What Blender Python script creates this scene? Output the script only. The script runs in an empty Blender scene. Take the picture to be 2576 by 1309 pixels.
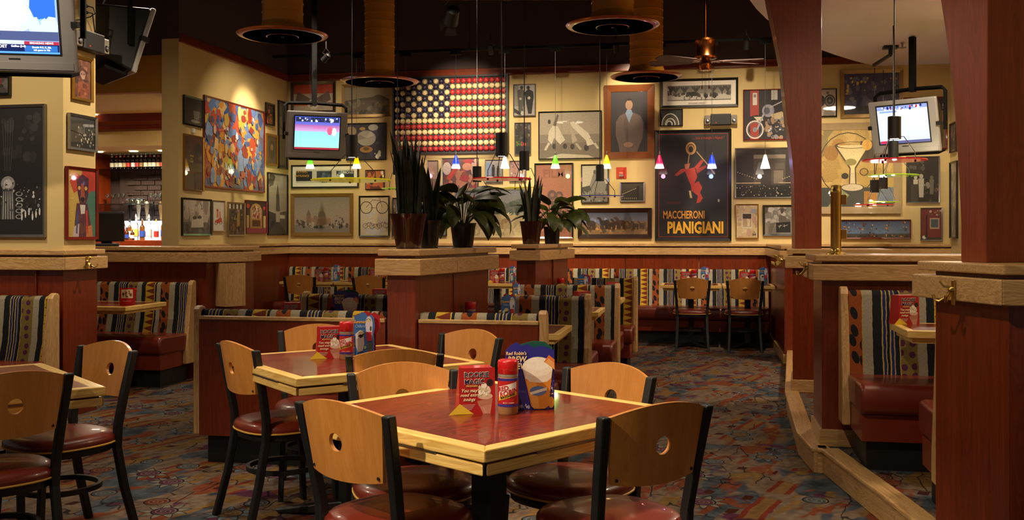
import bpy, bmesh, math, random
from mathutils import Vector, Matrix
R_ = math.radians
scene = bpy.context.scene
COL = scene.collection
# ---------------------------------------------------------------- camera
YAW = 0.19; F_PX = 2490.0; CX = 1288.0; HY = 592.0; EYE = 1.37
CA, SA = math.cos(YAW), math.sin(YAW)
cam_d = bpy.data.cameras.new('camera'); cam = bpy.data.objects.new('camera', cam_d); COL.objects.link(cam)
cam.location = (0, 0, EYE); cam.rotation_euler = (math.pi/2, 0, YAW)
cam_d.sensor_width = 36.0; cam_d.lens = F_PX/2576*36.0
cam_d.shift_y = -(1309/2 - HY)/2576; cam_d.clip_end = 100
scene.camera = cam
# ---------------------------------------------------------------- world and exposure
w = bpy.data.worlds.new('world'); scene.world = w; w.use_nodes = True
bg = w.node_tree.nodes['Background']; bg.inputs[0].default_value = (1.0, 0.80, 0.62, 1); bg.inputs[1].default_value = 0.12
scene.view_settings.view_transform = 'Standard'; scene.view_settings.look = 'None'
scene.view_settings.exposure = 0.0; scene.view_settings.gamma = 1.0; scene.view_settings.use_curve_mapping = False
# ---------------------------------------------------------------- positions
def W(X, d):                      # camera-frame ground position -> room position
    return (X*CA - d*SA, X*SA + d*CA)
def P_back(px, py, v):            # point of the photo on a plane y = v
    t = (px-CX)/F_PX; d = v/(CA + t*SA)
    return (d*(t*CA-SA), v, EYE-(py-HY)/F_PX*d)
def P_side(px, py, u):            # point of the photo on a plane x = u
    t = (px-CX)/F_PX; d = u/(t*CA-SA)
    return (u, d*(CA+t*SA), EYE-(py-HY)/F_PX*d)
def P_dep(px, py, d):             # point of the photo at a known distance
    X = (px-CX)/F_PX*d; x, y = W(X, d)
    return (x, y, EYE-(py-HY)/F_PX*d)
V_WALL = 13.27; U_LEFT = -5.82; U_RIGHT = 3.06; PLAT = 0.13; Z_TRIM = 3.56
WARM = (1.0, 0.82, 0.58)
def lamp_spot(name, loc, aim, watts, angle=50, blend=.6, col=WARM, r=.05, parent=None):
    l = bpy.data.lights.new(name, 'SPOT'); l.energy = watts; l.spot_size = R_(angle); l.spot_blend = blend
    l.color = col; l.shadow_soft_size = r
    o = bpy.data.objects.new(name, l); COL.objects.link(o); o.location = loc
    o.rotation_euler = (Vector(aim)-Vector(loc)).to_track_quat('-Z', 'Y').to_euler()
    return o
def lamp_area(name, loc, size, watts, col=WARM):
    l = bpy.data.lights.new(name, 'AREA'); l.shape = 'DISK'; l.size = size; l.energy = watts; l.color = col
    o = bpy.data.objects.new(name, l); COL.objects.link(o); o.location = loc
    return o
def lamp_point(name, loc, watts, col=WARM, r=.03):
    l = bpy.data.lights.new(name, 'POINT'); l.energy = watts; l.color = col; l.shadow_soft_size = r
    o = bpy.data.objects.new(name, l); COL.objects.link(o); o.location = loc
    return o
# ---- warm spots on the walls; the wash and rail ones are unseen, added
for x, y, z, az, wt, an in ((-5.0, 10.9, 4.4, 1.7, 120, 66), (-2.75, 10.9, 4.4, 1.7, 190, 66), (-1.85, 10.9, 4.4, 1.6, 200, 66), (.35, 10.9, 4.4, 1.6, 260, 70), (1.5, 11.9, 3.46, 1.7, 60, 80), (2.4, 11.9, 3.46, 1.7, 60, 80)):
    lamp_spot('wall_wash_light', (x, y, z), (x, V_WALL, az), wt*1.85, an, 1)
lamp_spot('flag_light', P_dep(1150, 60, 9.4), P_back(1165, 290, V_WALL), 1900, 22, 1)
lamp_spot('portrait_light', (P_back(1583, 0, 12.45)[0], 12.45, 3.75), P_back(1583, 235, V_WALL), 110, 50, .9)
lamp_spot('left_wall_light', P_dep(765, 140, 12.3), (U_LEFT, 12.0, 2.75), 230, 50, 1)
lamp_spot('left_wall_light', (-4.0, 11.2, 4.3), (U_LEFT, 11.7, 2.1), 200, 60, .9)
lamp_spot('rail_light', (.3, 11.2, 4.4), (-.3, V_WALL, 1.15), 520, 30, 1)
lamp_spot('rail_light', (-2.3, 11.2, 4.4), (-2.0, V_WALL, 1.15), 420, 30, 1)
# ---- ceiling down-lights over the floor and the tables
for (X, d, wt, an, aim) in ((-.35, 2.3, 150, 44, (-.3, 3.2)), (.15, 4.6, 190, 42, (.1, 3.7)), (-.9, 3.9, 120, 46, (-.85, 4.9)), (-.5, 5.6, 120, 46, (-.7, 4.9)),
                            (-2.1, 3.4, 70, 50, (-1.9, 4.3)), (1.5, 4.0, 70, 60, (1.0, 4.8)), (.9, 8.0, 75, 70, (1.2, 8.2)), (2.2, 2.6, 120, 60, (1.9, 4.0))):
    x, y = W(X, d); ax, ay = W(*aim)
    lamp_spot('down_light', (x, y, 4.2), (ax, ay, .6), wt*1.9, an, .8)
for (x, y, wt) in ((-4.9, 5.2, 45), (-4.6, 7.9, 40), (-2.4, 8.4, 9), (2.2, 9.6, 90), (2.0, 5.4, 50)):
    lamp_area('ceiling_glow', (x, y, 3.45), .5, wt)  # unseen area lamps added as soft fill from above

# ---- unseen added spots near the camera: light for table sets and nearer walls
for (x, y, z, ax, ay, az, wt, an) in ((-2.9, .7, 3.7, -.75, 3.2, .72, 760, 25), (-1.3, -1.6, 3.0, -.75, 3.0, .72, 110, 20), (-3.4, .9, 3.4, -1.75, 4.7, .8, 420, 24), (-3.0, .5, 3.4, -2.7, 3.6, .7, 110, 30),
                                      (-3.6, 3.6, 3.6, -5.2, 6.6, 2.1, 230, 50), (-3.0, 7.2, 3.7, -4.67, 6.8, 1.9, 260, 55), (-.6, 2.4, 3.4, 1.0, 4.2, 1.4, 170, 50), (.0, 5.2, 3.6, 1.0, 8.2, 1.6, 100, 46)):
    lamp_spot('room_light', (x, y, z), (ax, ay, az), wt, an, .9)
# ---------------------------------------------------------------- materials
def lin(h):
    if isinstance(h, tuple): return h
    c = [int(h[i:i+2], 16)/255 for i in (0, 2, 4)]
    return tuple(x/12.92 if x <= .04045 else ((x+.055)/1.055)**2.4 for x in c)
def col4(h): return (*lin(h), 1)
class S:                          # tiny expression helper for shader math
    nt = None
    def __init__(s, sock): s.s = sock
    @staticmethod
    def op(o, *a):
        n = S.nt.nodes.new('ShaderNodeMath'); n.operation = o
        for i, x in enumerate(a):
            if isinstance(x, S): S.nt.links.new(x.s, n.inputs[i])
            else: n.inputs[i].default_value = x
        return S(n.outputs[0])
    def __add__(s, o): return S.op('ADD', s, o)
    def __sub__(s, o): return S.op('SUBTRACT', s, o)
    def __rsub__(s, o): return S.op('SUBTRACT', o, s)
    def __mul__(s, o): return S.op('MULTIPLY', s, o)
    def __truediv__(s, o): return S.op('DIVIDE', s, o)
    def __gt__(s, o): return S.op('GREATER_THAN', s, o)
    def __lt__(s, o): return S.op('LESS_THAN', s, o)
    def frac(s): return S.op('FRACT', s)
    def abs(s): return S.op('ABSOLUTE', s)
    def sin(s): return S.op('SINE', s)
class MatB:
    def __init__(s, name):
        s.m = bpy.data.materials.new(name); s.m.use_nodes = True; s.nt = s.m.node_tree; S.nt = s.nt
        s.b = s.nt.nodes['Principled BSDF']; s.L = s.nt.links.new
    def n(s, t, **k):
        n = s.nt.nodes.new('ShaderNode'+t)
        for a, v in k.items(): setattr(n, a, v)
        return n
    def coords(s, kind='Object', scale=None, rot=None):
        tc = s.n('TexCoord'); o = tc.outputs[kind]
        if scale or rot:
            mp = s.n('Mapping'); s.L(o, mp.inputs[0])
            if scale: mp.inputs['Scale'].default_value = scale
            if rot: mp.inputs['Rotation'].default_value = rot
            o = mp.outputs[0]
        return o
    def xyz(s, vec):
        n = s.n('SeparateXYZ'); s.L(vec, n.inputs[0]); return [S(o) for o in n.outputs]
    def comb(s, x, y, z=0):
        n = s.n('CombineXYZ')
        for i, a in enumerate((x, y, z)):
            if isinstance(a, S): s.L(a.s, n.inputs[i])
            else: n.inputs[i].default_value = a
        return n.outputs[0]
    def noise(s, vec, scale=5, detail=3, rough=.5, dist=0, out=0):
        n = s.n('TexNoise'); n.inputs['Scale'].default_value = scale; n.inputs['Detail'].default_value = detail
        n.inputs['Roughness'].default_value = rough; n.inputs['Distortion'].default_value = dist
        if vec: s.L(vec, n.inputs['Vector'])
        return n.outputs[out]
    def vor(s, vec, scale=5, rnd=1, feature='F1', metric='EUCLIDEAN'):
        n = s.n('TexVoronoi', feature=feature, distance=metric, voronoi_dimensions='2D')
        n.inputs['Scale'].default_value = scale; n.inputs['Randomness'].default_value = rnd
        if vec: s.L(vec, n.inputs['Vector'])
        return n
    def ramp(s, fac, stops, interp='LINEAR'):
        n = s.n('ValToRGB'); n.color_ramp.interpolation = interp; el = n.color_ramp.elements
        while len(el) < len(stops): el.new(.5)
        for e, (p, c) in zip(el, stops): e.position = p; e.color = col4(c)
        s.L(fac.s if isinstance(fac, S) else fac, n.inputs[0]); return n.outputs[0]
    def mix(s, fac, a, b, blend='MIX'):
        n = s.n('Mix', data_type='RGBA', blend_type=blend)
        for x, i in ((fac, 0), (a, 6), (b, 7)):
            if isinstance(x, S): s.L(x.s, n.inputs[i])
            elif isinstance(x, bpy.types.NodeSocket): s.L(x, n.inputs[i])
            elif i == 0: n.inputs[0].default_value = x
            else: n.inputs[i].default_value = col4(x)
        return n.outputs[2]
    def bump(s, h, strength=.2, dist=.01):
        n = s.n('Bump'); n.inputs['Strength'].default_value = strength; n.inputs['Distance'].default_value = dist
        s.L(h.s if isinstance(h, S) else h, n.inputs['Height']); s.L(n.outputs[0], s.b.inputs['Normal'])
    def done(s, color=None, rough=.5, metal=0, spec=.5, coat=0, coat_r=.03, **k):
        if color is not None:
            if isinstance(color, bpy.types.NodeSocket): s.L(color, s.b.inputs['Base Color'])
            else: s.b.inputs['Base Color'].default_value = col4(color)
        s.b.inputs['Roughness'].default_value = rough; s.b.inputs['Metallic'].default_value = metal
        s.b.inputs['Specular IOR Level'].default_value = spec
        s.b.inputs['Coat Weight'].default_value = coat; s.b.inputs['Coat Roughness'].default_value = coat_r
        for a, v in k.items(): s.b.inputs[a.replace('_', ' ')].default_value = v
        return s.m
M = {}
def plain(name, c, rough=.5, metal=0, spec=.5, coat=0, var=.12, scale=14, **k):
    b = MatB(name); co = b.coords()
    n = b.noise(co, scale, 3)
    c0 = lin(c); lo = tuple(x*(1-var) for x in c0); hi = tuple(min(1, x*(1+var)) for x in c0)
    M[name] = b.done(b.mix(n, lo, hi), rough, metal, spec, coat, **k); return M[name]
def wood(name, light, dark, axis='x', rough=.35, coat=.3, fine=70, amount=.55, coat_r=.12):
    b = MatB(name); i = 'xyz'.index(axis)
    sc = [9, 9, 9]; sc[i] = .9
    co = b.coords(scale=tuple(sc)); nz = b.noise(co, 1.3, 4, .55, 1.2)
    sf = [fine]*3; sf[i] = fine/28
    fn = b.noise(b.coords(scale=tuple(sf)), 1, 2, .6)
    wv = S(nz)*14; g = (wv.frac()-.5).abs()*2
    f = g*amount + S(fn)*(1-amount)
    c = b.ramp(f, ((.12, dark), (.75, light)))
    b.bump(f, .06, .002)
    M[name] = b.done(c, rough, coat=coat, coat_r=coat_r)
for ax in 'xyz':
    wood('cherry_'+ax, '80300d', '521a05', ax, .33, .25, 46, .25)
    wood('oak_'+ax, 'cfa770', 'a07646', ax, .38, .25, 80, .45)
wood('oak_yellow', 'f0cc7c', 'c99844', 'x', .38, .3, 90, .4)
wood('oak_yellow_y', 'f0cc7c', 'c99844', 'y', .38, .3, 90, .4)
wood('maple', 'cc8a44', 'b0702e', 'z', .38, .3, 30, .2)
wood('table_red', '86260f', '260603', 'x', .3, .3, 120, .4, .04)
wood('post_wood', '8a3d1e', '6a2a12', 'z', .4, .15, 40, .3)
plain('black_metal', '101112', .5, var=.3)
plain('pole_black', '060606', .7, spec=.2)
plain('black_plastic', '141416', .5)
plain('kick_black', '0c0c0d', .6)
plain('tan_wall', 'cfb67e', .75, spec=.25, var=.03, scale=3)
plain('tan_wall_deep', 'b98b45', .75, spec=.25, var=.03, scale=3)
plain('fascia_orange', 'a9731f', .7, spec=.25, var=.03, scale=3)
plain('dark_wall', '4e4142', .85, spec=.15, var=.08, scale=4)
plain('dark_ceiling', '131214', .9, spec=.1)
plain('white_ceiling', 'c8bcc4', .8, spec=.2, var=.02, scale=2)
plain('cream_ceiling', 'd9c08a', .8, spec=.2, var=.02, scale=2)
plain('vinyl', '6a2214', .36, coat=.25, var=.12, scale=5)
plain('vinyl_orange', '7a2a15', .36, coat=.25, var=.12, scale=5)
plain('piping', 'c99a3a', .5)
plain('brass', 'd8b868', .26, 1, var=.05)
plain('steel', '8c8c90', .3, 1, var=.05)
plain('silver_plastic', 'a3a0a0', .42, .3, var=.03)
plain('copper', 'a05a2e', .18, 1, var=.1)
plain('duct', 'c8882a', .42, .2, var=.1, scale=6)
plain('duct_flange', 'a8501f', .25, .35, coat=.4, var=.15, scale=7)
plain('soil', '241a12', .9, var=.4, scale=60)
plain('pot_brown', '30100a', .2, coat=.6, var=.25, scale=12)
plain('pot_black', '111214', .3, coat=.3)
plain('plaster_white', 'e0dccf', .6)
plain('clear_plastic', '8a8478', .15, coat=.5)
plain('alarm_red', 'b8281c', .4)
plain('card_red', 'b01c1e', .35, coat=.25, var=.05)
plain('card_yellow', 'd8b02e', .4, var=.05)
plain('cap_red', 'b80f16', .3, coat=.5, var=.03)
plain('card_blue', '2c2a86', .35, coat=.25, var=.15)
plain('card_green', '1f5a4c', .4)
plain('spice', 'a5744a', .8, var=.35, scale=300)
plain('ketchup', '6e1208', .15, coat=.6)
plain('cream_cap', 'd8c9b0', .4)
plain('cord_black', '0d0d0e', .5)
plain('brick_dark', '3a2822', .85, var=.3)
def emis(name, c, k):
    b = MatB(name); b.b.inputs['Emission Color'].default_value = col4(c); b.b.inputs['Emission Strength'].default_value = k
    M[name] = b.done(c, .4); return M[name]
emis('bulb', 'fff0d0', 40); emis('downlight', 'ffe9c0', 9); emis('lamp_rim', 'fff2dc', 12); emis('led', 'ff1010', 4); emis('bar_glow', 'eef4ff', 3.2)
def glass(name, c='ffffff', rough=.02, alpha_mix=.0):
    b = MatB(name); b.b.inputs['Transmission Weight'].default_value = 1.0; b.b.inputs['IOR'].default_value = 1.45
    M[name] = b.done(c, rough)
glass('bottle_clear', 'eaf2f0'); glass('bottle_amber', '6a3510'); glass('bottle_green', '2c5a2a'); glass('shelf_glass', 'cfe6da')
def pane(name):                   # thin clear sheet
    b = MatB(name); tr = b.n('BsdfTransparent'); tr.inputs[0].default_value = (.97, .98, .97, 1)
    gl = b.n('BsdfGlossy'); gl.inputs['Roughness'].default_value = .02
    fr = b.n('Fresnel'); fr.inputs[0].default_value = 1.35
    mx = b.n('MixShader'); b.L(fr.outputs[0], mx.inputs[0]); b.L(tr.outputs[0], mx.inputs[1]); b.L(gl.outputs[0], mx.inputs[2])
    b.L(mx.outputs[0], b.nt.nodes['Material Output'].inputs[0]); M[name] = b.m
pane('pane')
def disc_glass(name, c):
    b = MatB(name); b.b.inputs['Transmission Weight'].default_value = .35
    b.b.inputs['Emission Color'].default_value = col4(c); b.b.inputs['Emission Strength'].default_value = .25
    M[name] = b.done(c, .12, coat=.4)
for nm, c in (('yellow', 'e0cc1a'), ('red', 'd02030'), ('green', 'a8c82a'), ('blue', '3a4a8a')): disc_glass('disc_'+nm, c)
def cone(name, c, k):             # lit coloured lamp glass, white at the open lower end
    b = MatB(name); x, y, z = b.xyz(b.coords())
    f = b.ramp(z/.175, ((0.0, 'fff6e8'), (.38, c), (1, c))) if name != 'cone_white' else None
    if f is None: b.b.inputs['Emission Color'].default_value = col4('fff2da')
    else: b.L(f, b.b.inputs['Emission Color'])
    st = b.ramp(z/.175, ((0, 'ffffff'), (.45, '9a9a9a'), (1, '5a5a5a')))
    v = S(st)*k; b.L(v.s, b.b.inputs['Emission Strength'])
    M[name] = b.done(c, .2)
for nm, c, k in (('green', '4cc81a', 5), ('yellow', 'ffb400', 7), ('pink', 'e8104a', 5), ('blue', '1a3ae8', 5), ('white', 'fff0d8', 9)): cone('cone_'+nm, c, k)
# printed surfaces take their colours from a colour attribute
def printmat(name, coat, rough, emit=0, lo='c4c4c4'):
    b = MatB(name); at = b.n('Attribute', attribute_name='Col')
    n = b.noise(b.coords(), 70, 4, .7); f = b.ramp(n, ((.25, lo), (.7, 'ffffff')))
    c = b.mix(1.0, at.outputs[0], f, 'MULTIPLY')
    if emit:
        b.L(at.outputs[0], b.b.inputs['Emission Color']); b.b.inputs['Emission Strength'].default_value = emit
        M[name] = b.done('101010', rough, coat=coat)
    else: M[name] = b.done(c, rough, coat=coat, coat_r=.02)
printmat('print_glass', .8, .6); printmat('print_card', .2, .4, lo='ececec'); printmat('screen', .6, .3, 1.6)
# booth fabric: repeating woven bands 0.63 m wide
def fabric():
    b = MatB('fabric'); co = b.coords(); x, y, z = b.xyz(co)
    wob = S(b.noise(b.comb(x*2, z*1.2), 14, 2))*.012
    f = ((x + wob)/.63 + 40.0).frac()
    CR, BK, OL, YE, OR = '968c78', '14161c', '74602f', 'b8922a', '8c451c'
    st = [(0, CR), (.081, BK)]
    p = .140
    for k in range(4): st += [(p, '20245a' if k % 2 else BK), (p+.019, 'a8924a'), (p+.028, '20245a')]; p += .0335
    st += [(.275, BK), (.307, 'a8924a'), (.313, OL), (.46, CR), (.537, BK), (.605, YE), (.75, 'a8924a'), (.757, BK), (.785, CR), (.846, OR), (.992, 'a8924a')]
    c = b.ramp(f, st, 'CONSTANT')
    inb = lambda a, e: (f > a)*(f < e)
    g = (f-.605)/.145; tri = ((z/.058).frac()*2-1).abs()
    c = b.mix((g > tri)*inb(.605, .745), c, '6a2a18')
    v1 = b.vor(b.comb(x*1.0, z*.95), 17, .35); c = b.mix((S(v1.outputs['Distance']) < .30)*inb(.32, .45), c, '4e1f3e')
    v2 = b.vor(b.comb(x*1.25, z*.8+x*.5), 13, .5); c = b.mix((S(v2.outputs['Distance']) < .34)*inb(.855, .985), c, '16171a')
    thr = b.noise(b.comb(x*9, z*1.2), 60, 2); c = b.mix(.55, c, b.ramp(thr, ((.3, '8a8a8a'), (.6, 'ffffff'))), 'MULTIPLY')
    b.bump(thr, .15, .004)
    M['fabric'] = b.done(c, .85, spec=.2)
fabric()
def carpet():
    b = MatB('carpet'); co = b.coords(rot=(0, 0, -1.25)); x, y, z = b.xyz(co)
    gate = lambda sc, t, ox=0.0, e=.03, fx=1.0, fy=1.0, det=3: b.ramp(b.noise(b.comb(x*fx+ox, y*fy), sc, det, .55, .4), ((t-e, '000000'), (t+e, 'ffffff')))
    dx = S(b.noise(co, 6, 2))
    c = b.ramp(b.noise(b.comb(x*.5, y*1.5), 5, 3), ((.35, '6a5a50'), (.5, '84705f'), (.65, '75604f')))
    c = b.mix(gate(2.4, .54, 3, .02, .8, 1.2), c, b.ramp(b.noise(co, 7, 2), ((.35, '3a4048'), (.65, '585f69'))))
    c = b.mix(gate(3.0, .58, 9, .02, .7, 1.6), c, '804228'); c = b.mix(gate(3.6, .60, 17, .025, .6, 1.5), c, '866638')
    c = b.mix(gate(4.0, .62, 25, .02, 1, 1), c, '5c3048')
    q = (y*1.55+dx*.05).frac(); bandg = gate(1.7, .52, 31, .01, 1.3, .5, 1)
    c = b.mix(S(bandg)*(q < .2), c, '82603a'); c = b.mix(S(bandg)*((q < .045)+(q > .155)*(q < .2)), c, '7c3322')
    rx, ry = (x*3.3+dx*.4).frac(), (y*4.7+.3).frac()
    c = b.mix((rx < .22)*(ry < .24)*(S(b.noise(co, 2.1, 1)) > .52), c, '4a2014')
    va = b.vor(b.comb(x*.9+dx*.3, y*1.5+dx*.2), 4.6, 1, 'DISTANCE_TO_EDGE'); c = b.mix((S(va.outputs['Distance']) < .028)*(S(b.noise(co, 1.9, 1)) > .53)*.85, c, '1c1b20')
    # spirals and suns
    vs = b.vor(b.comb(x, y), 2.7, .75); ps = b.n('VectorMath', operation='SUBTRACT')
    b.L(b.comb(x, y), ps.inputs[0]); b.L(vs.outputs['Position'], ps.inputs[1])
    qx, qy, qz = b.xyz(ps.outputs[0]); ang = S.op('ARCTAN2', qy, qx); rad = S.op('SQRT', qx*qx+qy*qy)
    sep3 = b.n('SeparateColor'); b.L(vs.outputs['Color'], sep3.inputs[0]); k = S(sep3.outputs[2])
    saw = ((ang*9/6.2832).frac()-.5).abs()*2
    edge = saw*.07+.055; on = k > .55
    c = b.mix((rad < edge+.011)*on, c, '1c1b20'); c = b.mix((rad < edge)*on, c, b.ramp(k, ((.5, '6a7884'), (.8, '8a8478')), 'CONSTANT'))
    disc = (rad < .06)*(k > .22); c = b.mix((rad < .068)*(k > .22), c, '201c1c')
    c = b.mix(disc, c, b.ramp(k, ((.2, '4a545e'), (.4, '6e3220'), (.6, '7a5a3a'), (.8, '5c3048')), 'CONSTANT'))
    c = b.mix(disc*((rad*42+ang/6.2832).frac() < .26), c, '857865')
    pile = b.noise(co, 420, 2, .7); c = b.mix(.5, c, b.ramp(pile, ((.3, '6a6a6a'), (.7, 'ffffff'))), 'MULTIPLY')
    soft = b.noise(co, 22, 3); c = b.mix(.5, c, b.ramp(soft, ((.3, '8a8a8a'), (.65, 'ffffff'))), 'MULTIPLY')
    b.bump(pile, .3, .004)
    M['carpet'] = b.done(c, .95, spec=.1)
carpet()
# leaves
def leafmat(name, a, c):
    b = MatB(name); n = b.noise(b.coords(scale=(1, 1, 1)), 24, 3); M[name] = b.done(b.ramp(n, ((.3, a), (.7, c))), .42)
leafmat('leaf_snake', '12180f', '2c331f'); leafmat('leaf_lily', '263010', '566020')
def ballmat(name, c):
    b = MatB(name); n = b.noise(b.coords(), 30, 3); c0 = lin(c)
    M[name] = b.done(b.mix(n, tuple(x*.7 for x in c0), c0), .38, coat=.3)
ballmat('ball_cream', 'e8cf98'); ballmat('ball_red', 'b82a30'); ballmat('ball_blue', '181c46'); plain('stitch_dark', '7a4a30', .6); plain('flag_board', '1c2026', .5)
# ---------------------------------------------------------------- mesh helpers
class MB:
    def __init__(s): s.v = []; s.f = []; s.mi = []; s.cur = 0
    def add(s, vs, fs):
        o = len(s.v); s.v += [tuple(v) for v in vs]
        for f in fs: s.f.append([i+o for i in f]); s.mi.append(s.cur)
        return s
    def box(s, x0, x1, y0, y1, z0, z1):
        return s.add([(x0,y0,z0),(x1,y0,z0),(x1,y1,z0),(x0,y1,z0),(x0,y0,z1),(x1,y0,z1),(x1,y1,z1),(x0,y1,z1)],
                     [(3,2,1,0),(4,5,6,7),(0,1,5,4),(1,2,6,5),(2,3,7,6),(3,0,4,7)])
    def prism(s, poly, z0, z1):   # poly counter-clockwise in xy
        n = len(poly)
        return s.add([(x,y,z0) for x,y in poly]+[(x,y,z1) for x,y in poly],
                     [tuple(range(n-1,-1,-1)), tuple(range(n,2*n))]+[(i,(i+1)%n,n+(i+1)%n,n+i) for i in range(n)])
    def prism_x(s, prof, x0, x1): # profile of (y,z), counter-clockwise seen from -x ... ends capped
        n = len(prof)
        return s.add([(x0,y,z) for y,z in prof]+[(x1,y,z) for y,z in prof],
                     [tuple(range(n)), tuple(range(2*n-1,n-1,-1))]+[(i,n+i,n+(i+1)%n,(i+1)%n) for i in range(n)])
    def prism_y(s, prof, y0, y1): # profile of (x,z)
        n = len(prof)
        return s.add([(x,y0,z) for x,z in prof]+[(x,y1,z) for x,z in prof],
                     [tuple(range(n)), tuple(range(2*n-1,n-1,-1))]+[(i,n+i,n+(i+1)%n,(i+1)%n) for i in range(n)])
    def lathe(s, prof, seg=24, c=(0,0,0), sx=1, sy=1):   # profile of (r,z) bottom to top
        vs = []; fs = []
        for r, z in prof:
            for k in range(seg):
                a = 2*math.pi*k/seg; vs.append((c[0]+r*sx*math.cos(a), c[1]+r*sy*math.sin(a), c[2]+z))
        for i in range(len(prof)-1):
            for k in range(seg):
                k2 = (k+1) % seg; fs.append((i*seg+k, i*seg+k2, (i+1)*seg+k2, (i+1)*seg+k))
        if prof[0][0] > 1e-4: fs.append(tuple(range(seg-1,-1,-1)))
        if prof[-1][0] > 1e-4: o = (len(prof)-1)*seg; fs.append(tuple(range(o,o+seg)))
        return s.add(vs, fs)
    def tube(s, pts, r, seg=8, closed=False):
        pts = [Vector(p) for p in pts]; n = len(pts); vs = []; fs = []
        rr = r if isinstance(r, (list, tuple)) else [r]*n
        up = None
        for i, p in enumerate(pts):
            if closed: t = pts[(i+1)%n]-pts[i-1]
            else: t = pts[min(i+1,n-1)]-pts[max(i-1,0)]
            t.normalize()
            if up is None: up = Vector((0,0,1)) if abs(t.z) < .9 else Vector((1,0,0))
            a = t.cross(up)
            if a.length < 1e-4: a = t.cross(Vector((0,1,0)))
            a.normalize(); b = a.cross(t).normalized(); up = b
            for k in range(seg):
                an = 2*math.pi*k/seg+math.pi/seg; vs.append(p+(a*math.cos(an)+b*math.sin(an))*rr[i])
        m = n if closed else n-1
        for i in range(m):
            for k in range(seg):
                k2 = (k+1)%seg; j = (i+1)%n; fs.append((i*seg+k, j*seg+k, j*seg+k2, i*seg+k2))
        if not closed: fs += [tuple(range(seg)), tuple(range(n*seg-1,(n-1)*seg-1,-1))]
        return s.add(vs, fs)
    def post(s, pts, wx, wy):     # square post through points, horizontal sections
        n = len(pts); vs = []; fs = []
        for i, (x,y,z) in enumerate(pts):
            for a, b in ((-1,-1),(1,-1),(1,1),(-1,1)): vs.append((x+a*wx/2, y+b*wy/2, z))
        up = pts[-1][2] > pts[0][2]
        for i in range(n-1):
            for k in range(4):
                k2 = (k+1)%4; f = (i*4+k, i*4+k2, i*4+4+k2, i*4+4+k); fs.append(f if up else f[::-1])
        e0, e1 = (3,2,1,0), tuple(range((n-1)*4, n*4))
        fs += [e0, e1] if up else [e0[::-1], e1[::-1]]
        return s.add(vs, fs)
    def xf(s, M4):
        s.v = [tuple(M4 @ Vector(v)) for v in s.v]; return s
    def mesh(s, name, mats, smooth=False):
        me = bpy.data.meshes.new(name); me.from_pydata(s.v, [], s.f)
        for m in (mats if isinstance(mats, (list, tuple)) else [mats]): me.materials.append(M[m] if isinstance(m, str) else m)
        if any(s.mi): me.polygons.foreach_set('material_index', s.mi)
        bm = bmesh.new(); bm.from_mesh(me); bmesh.ops.recalc_face_normals(bm, faces=bm.faces); bm.to_mesh(me); bm.free()
        if smooth:
            me.polygons.foreach_set('use_smooth', [True]*len(me.polygons))
            try: me.set_sharp_from_angle(angle=R_(smooth if smooth is not True else 40))
            except Exception: pass
        me.update(); return me
def link(name, data, parent=None, loc=None, rotz=None):
    o = bpy.data.objects.new(name, data); COL.objects.link(o)
    if parent: o.parent = parent
    if loc is not None: o.location = loc
    if rotz is not None: o.rotation_euler = (0, 0, rotz)
    return o
def part(name, mb, mats, parent=None, smooth=False, bevel=0, loc=None, rotz=None, label=None, seg=2):
    me = mb if isinstance(mb, bpy.types.Mesh) else mb.mesh(name, mats, smooth)
    o = link(name, me, parent, loc, rotz)
    if bevel:
        md = o.modifiers.new('edge', 'BEVEL'); md.width = bevel; md.segments = seg; md.limit_method = 'ANGLE'; md.angle_limit = R_(50)
    if label: o['label'] = label
    return o
def tag(o, label, cat, group=None):
    o['label'] = label; o['category'] = cat
    if group: o['group'] = group
    return o
def thing(name, label, cat, loc=(0,0,0), rotz=0, group=None):
    return tag(link(name, None, None, loc, rotz), label, cat, group)
def struct(o): o['kind'] = 'structure'; return o
def dup(root, loc=None, rotz=None, label=None, group=None):
    r = root.copy(); COL.objects.link(r)
    if loc is not None: r.location = loc
    if rotz is not None: r.rotation_euler = (0, 0, rotz)
    if label: r['label'] = label
    if group: r['group'] = group
    for ch in root.children:
        c = ch.copy(); COL.objects.link(c); c.parent = r
        for g in ch.children:
            e = g.copy(); COL.objects.link(e); e.parent = c
    return r
def B(x0, x1, y0, y1, z0, z1): return MB().box(x0, x1, y0, y1, z0, z1)
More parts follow.
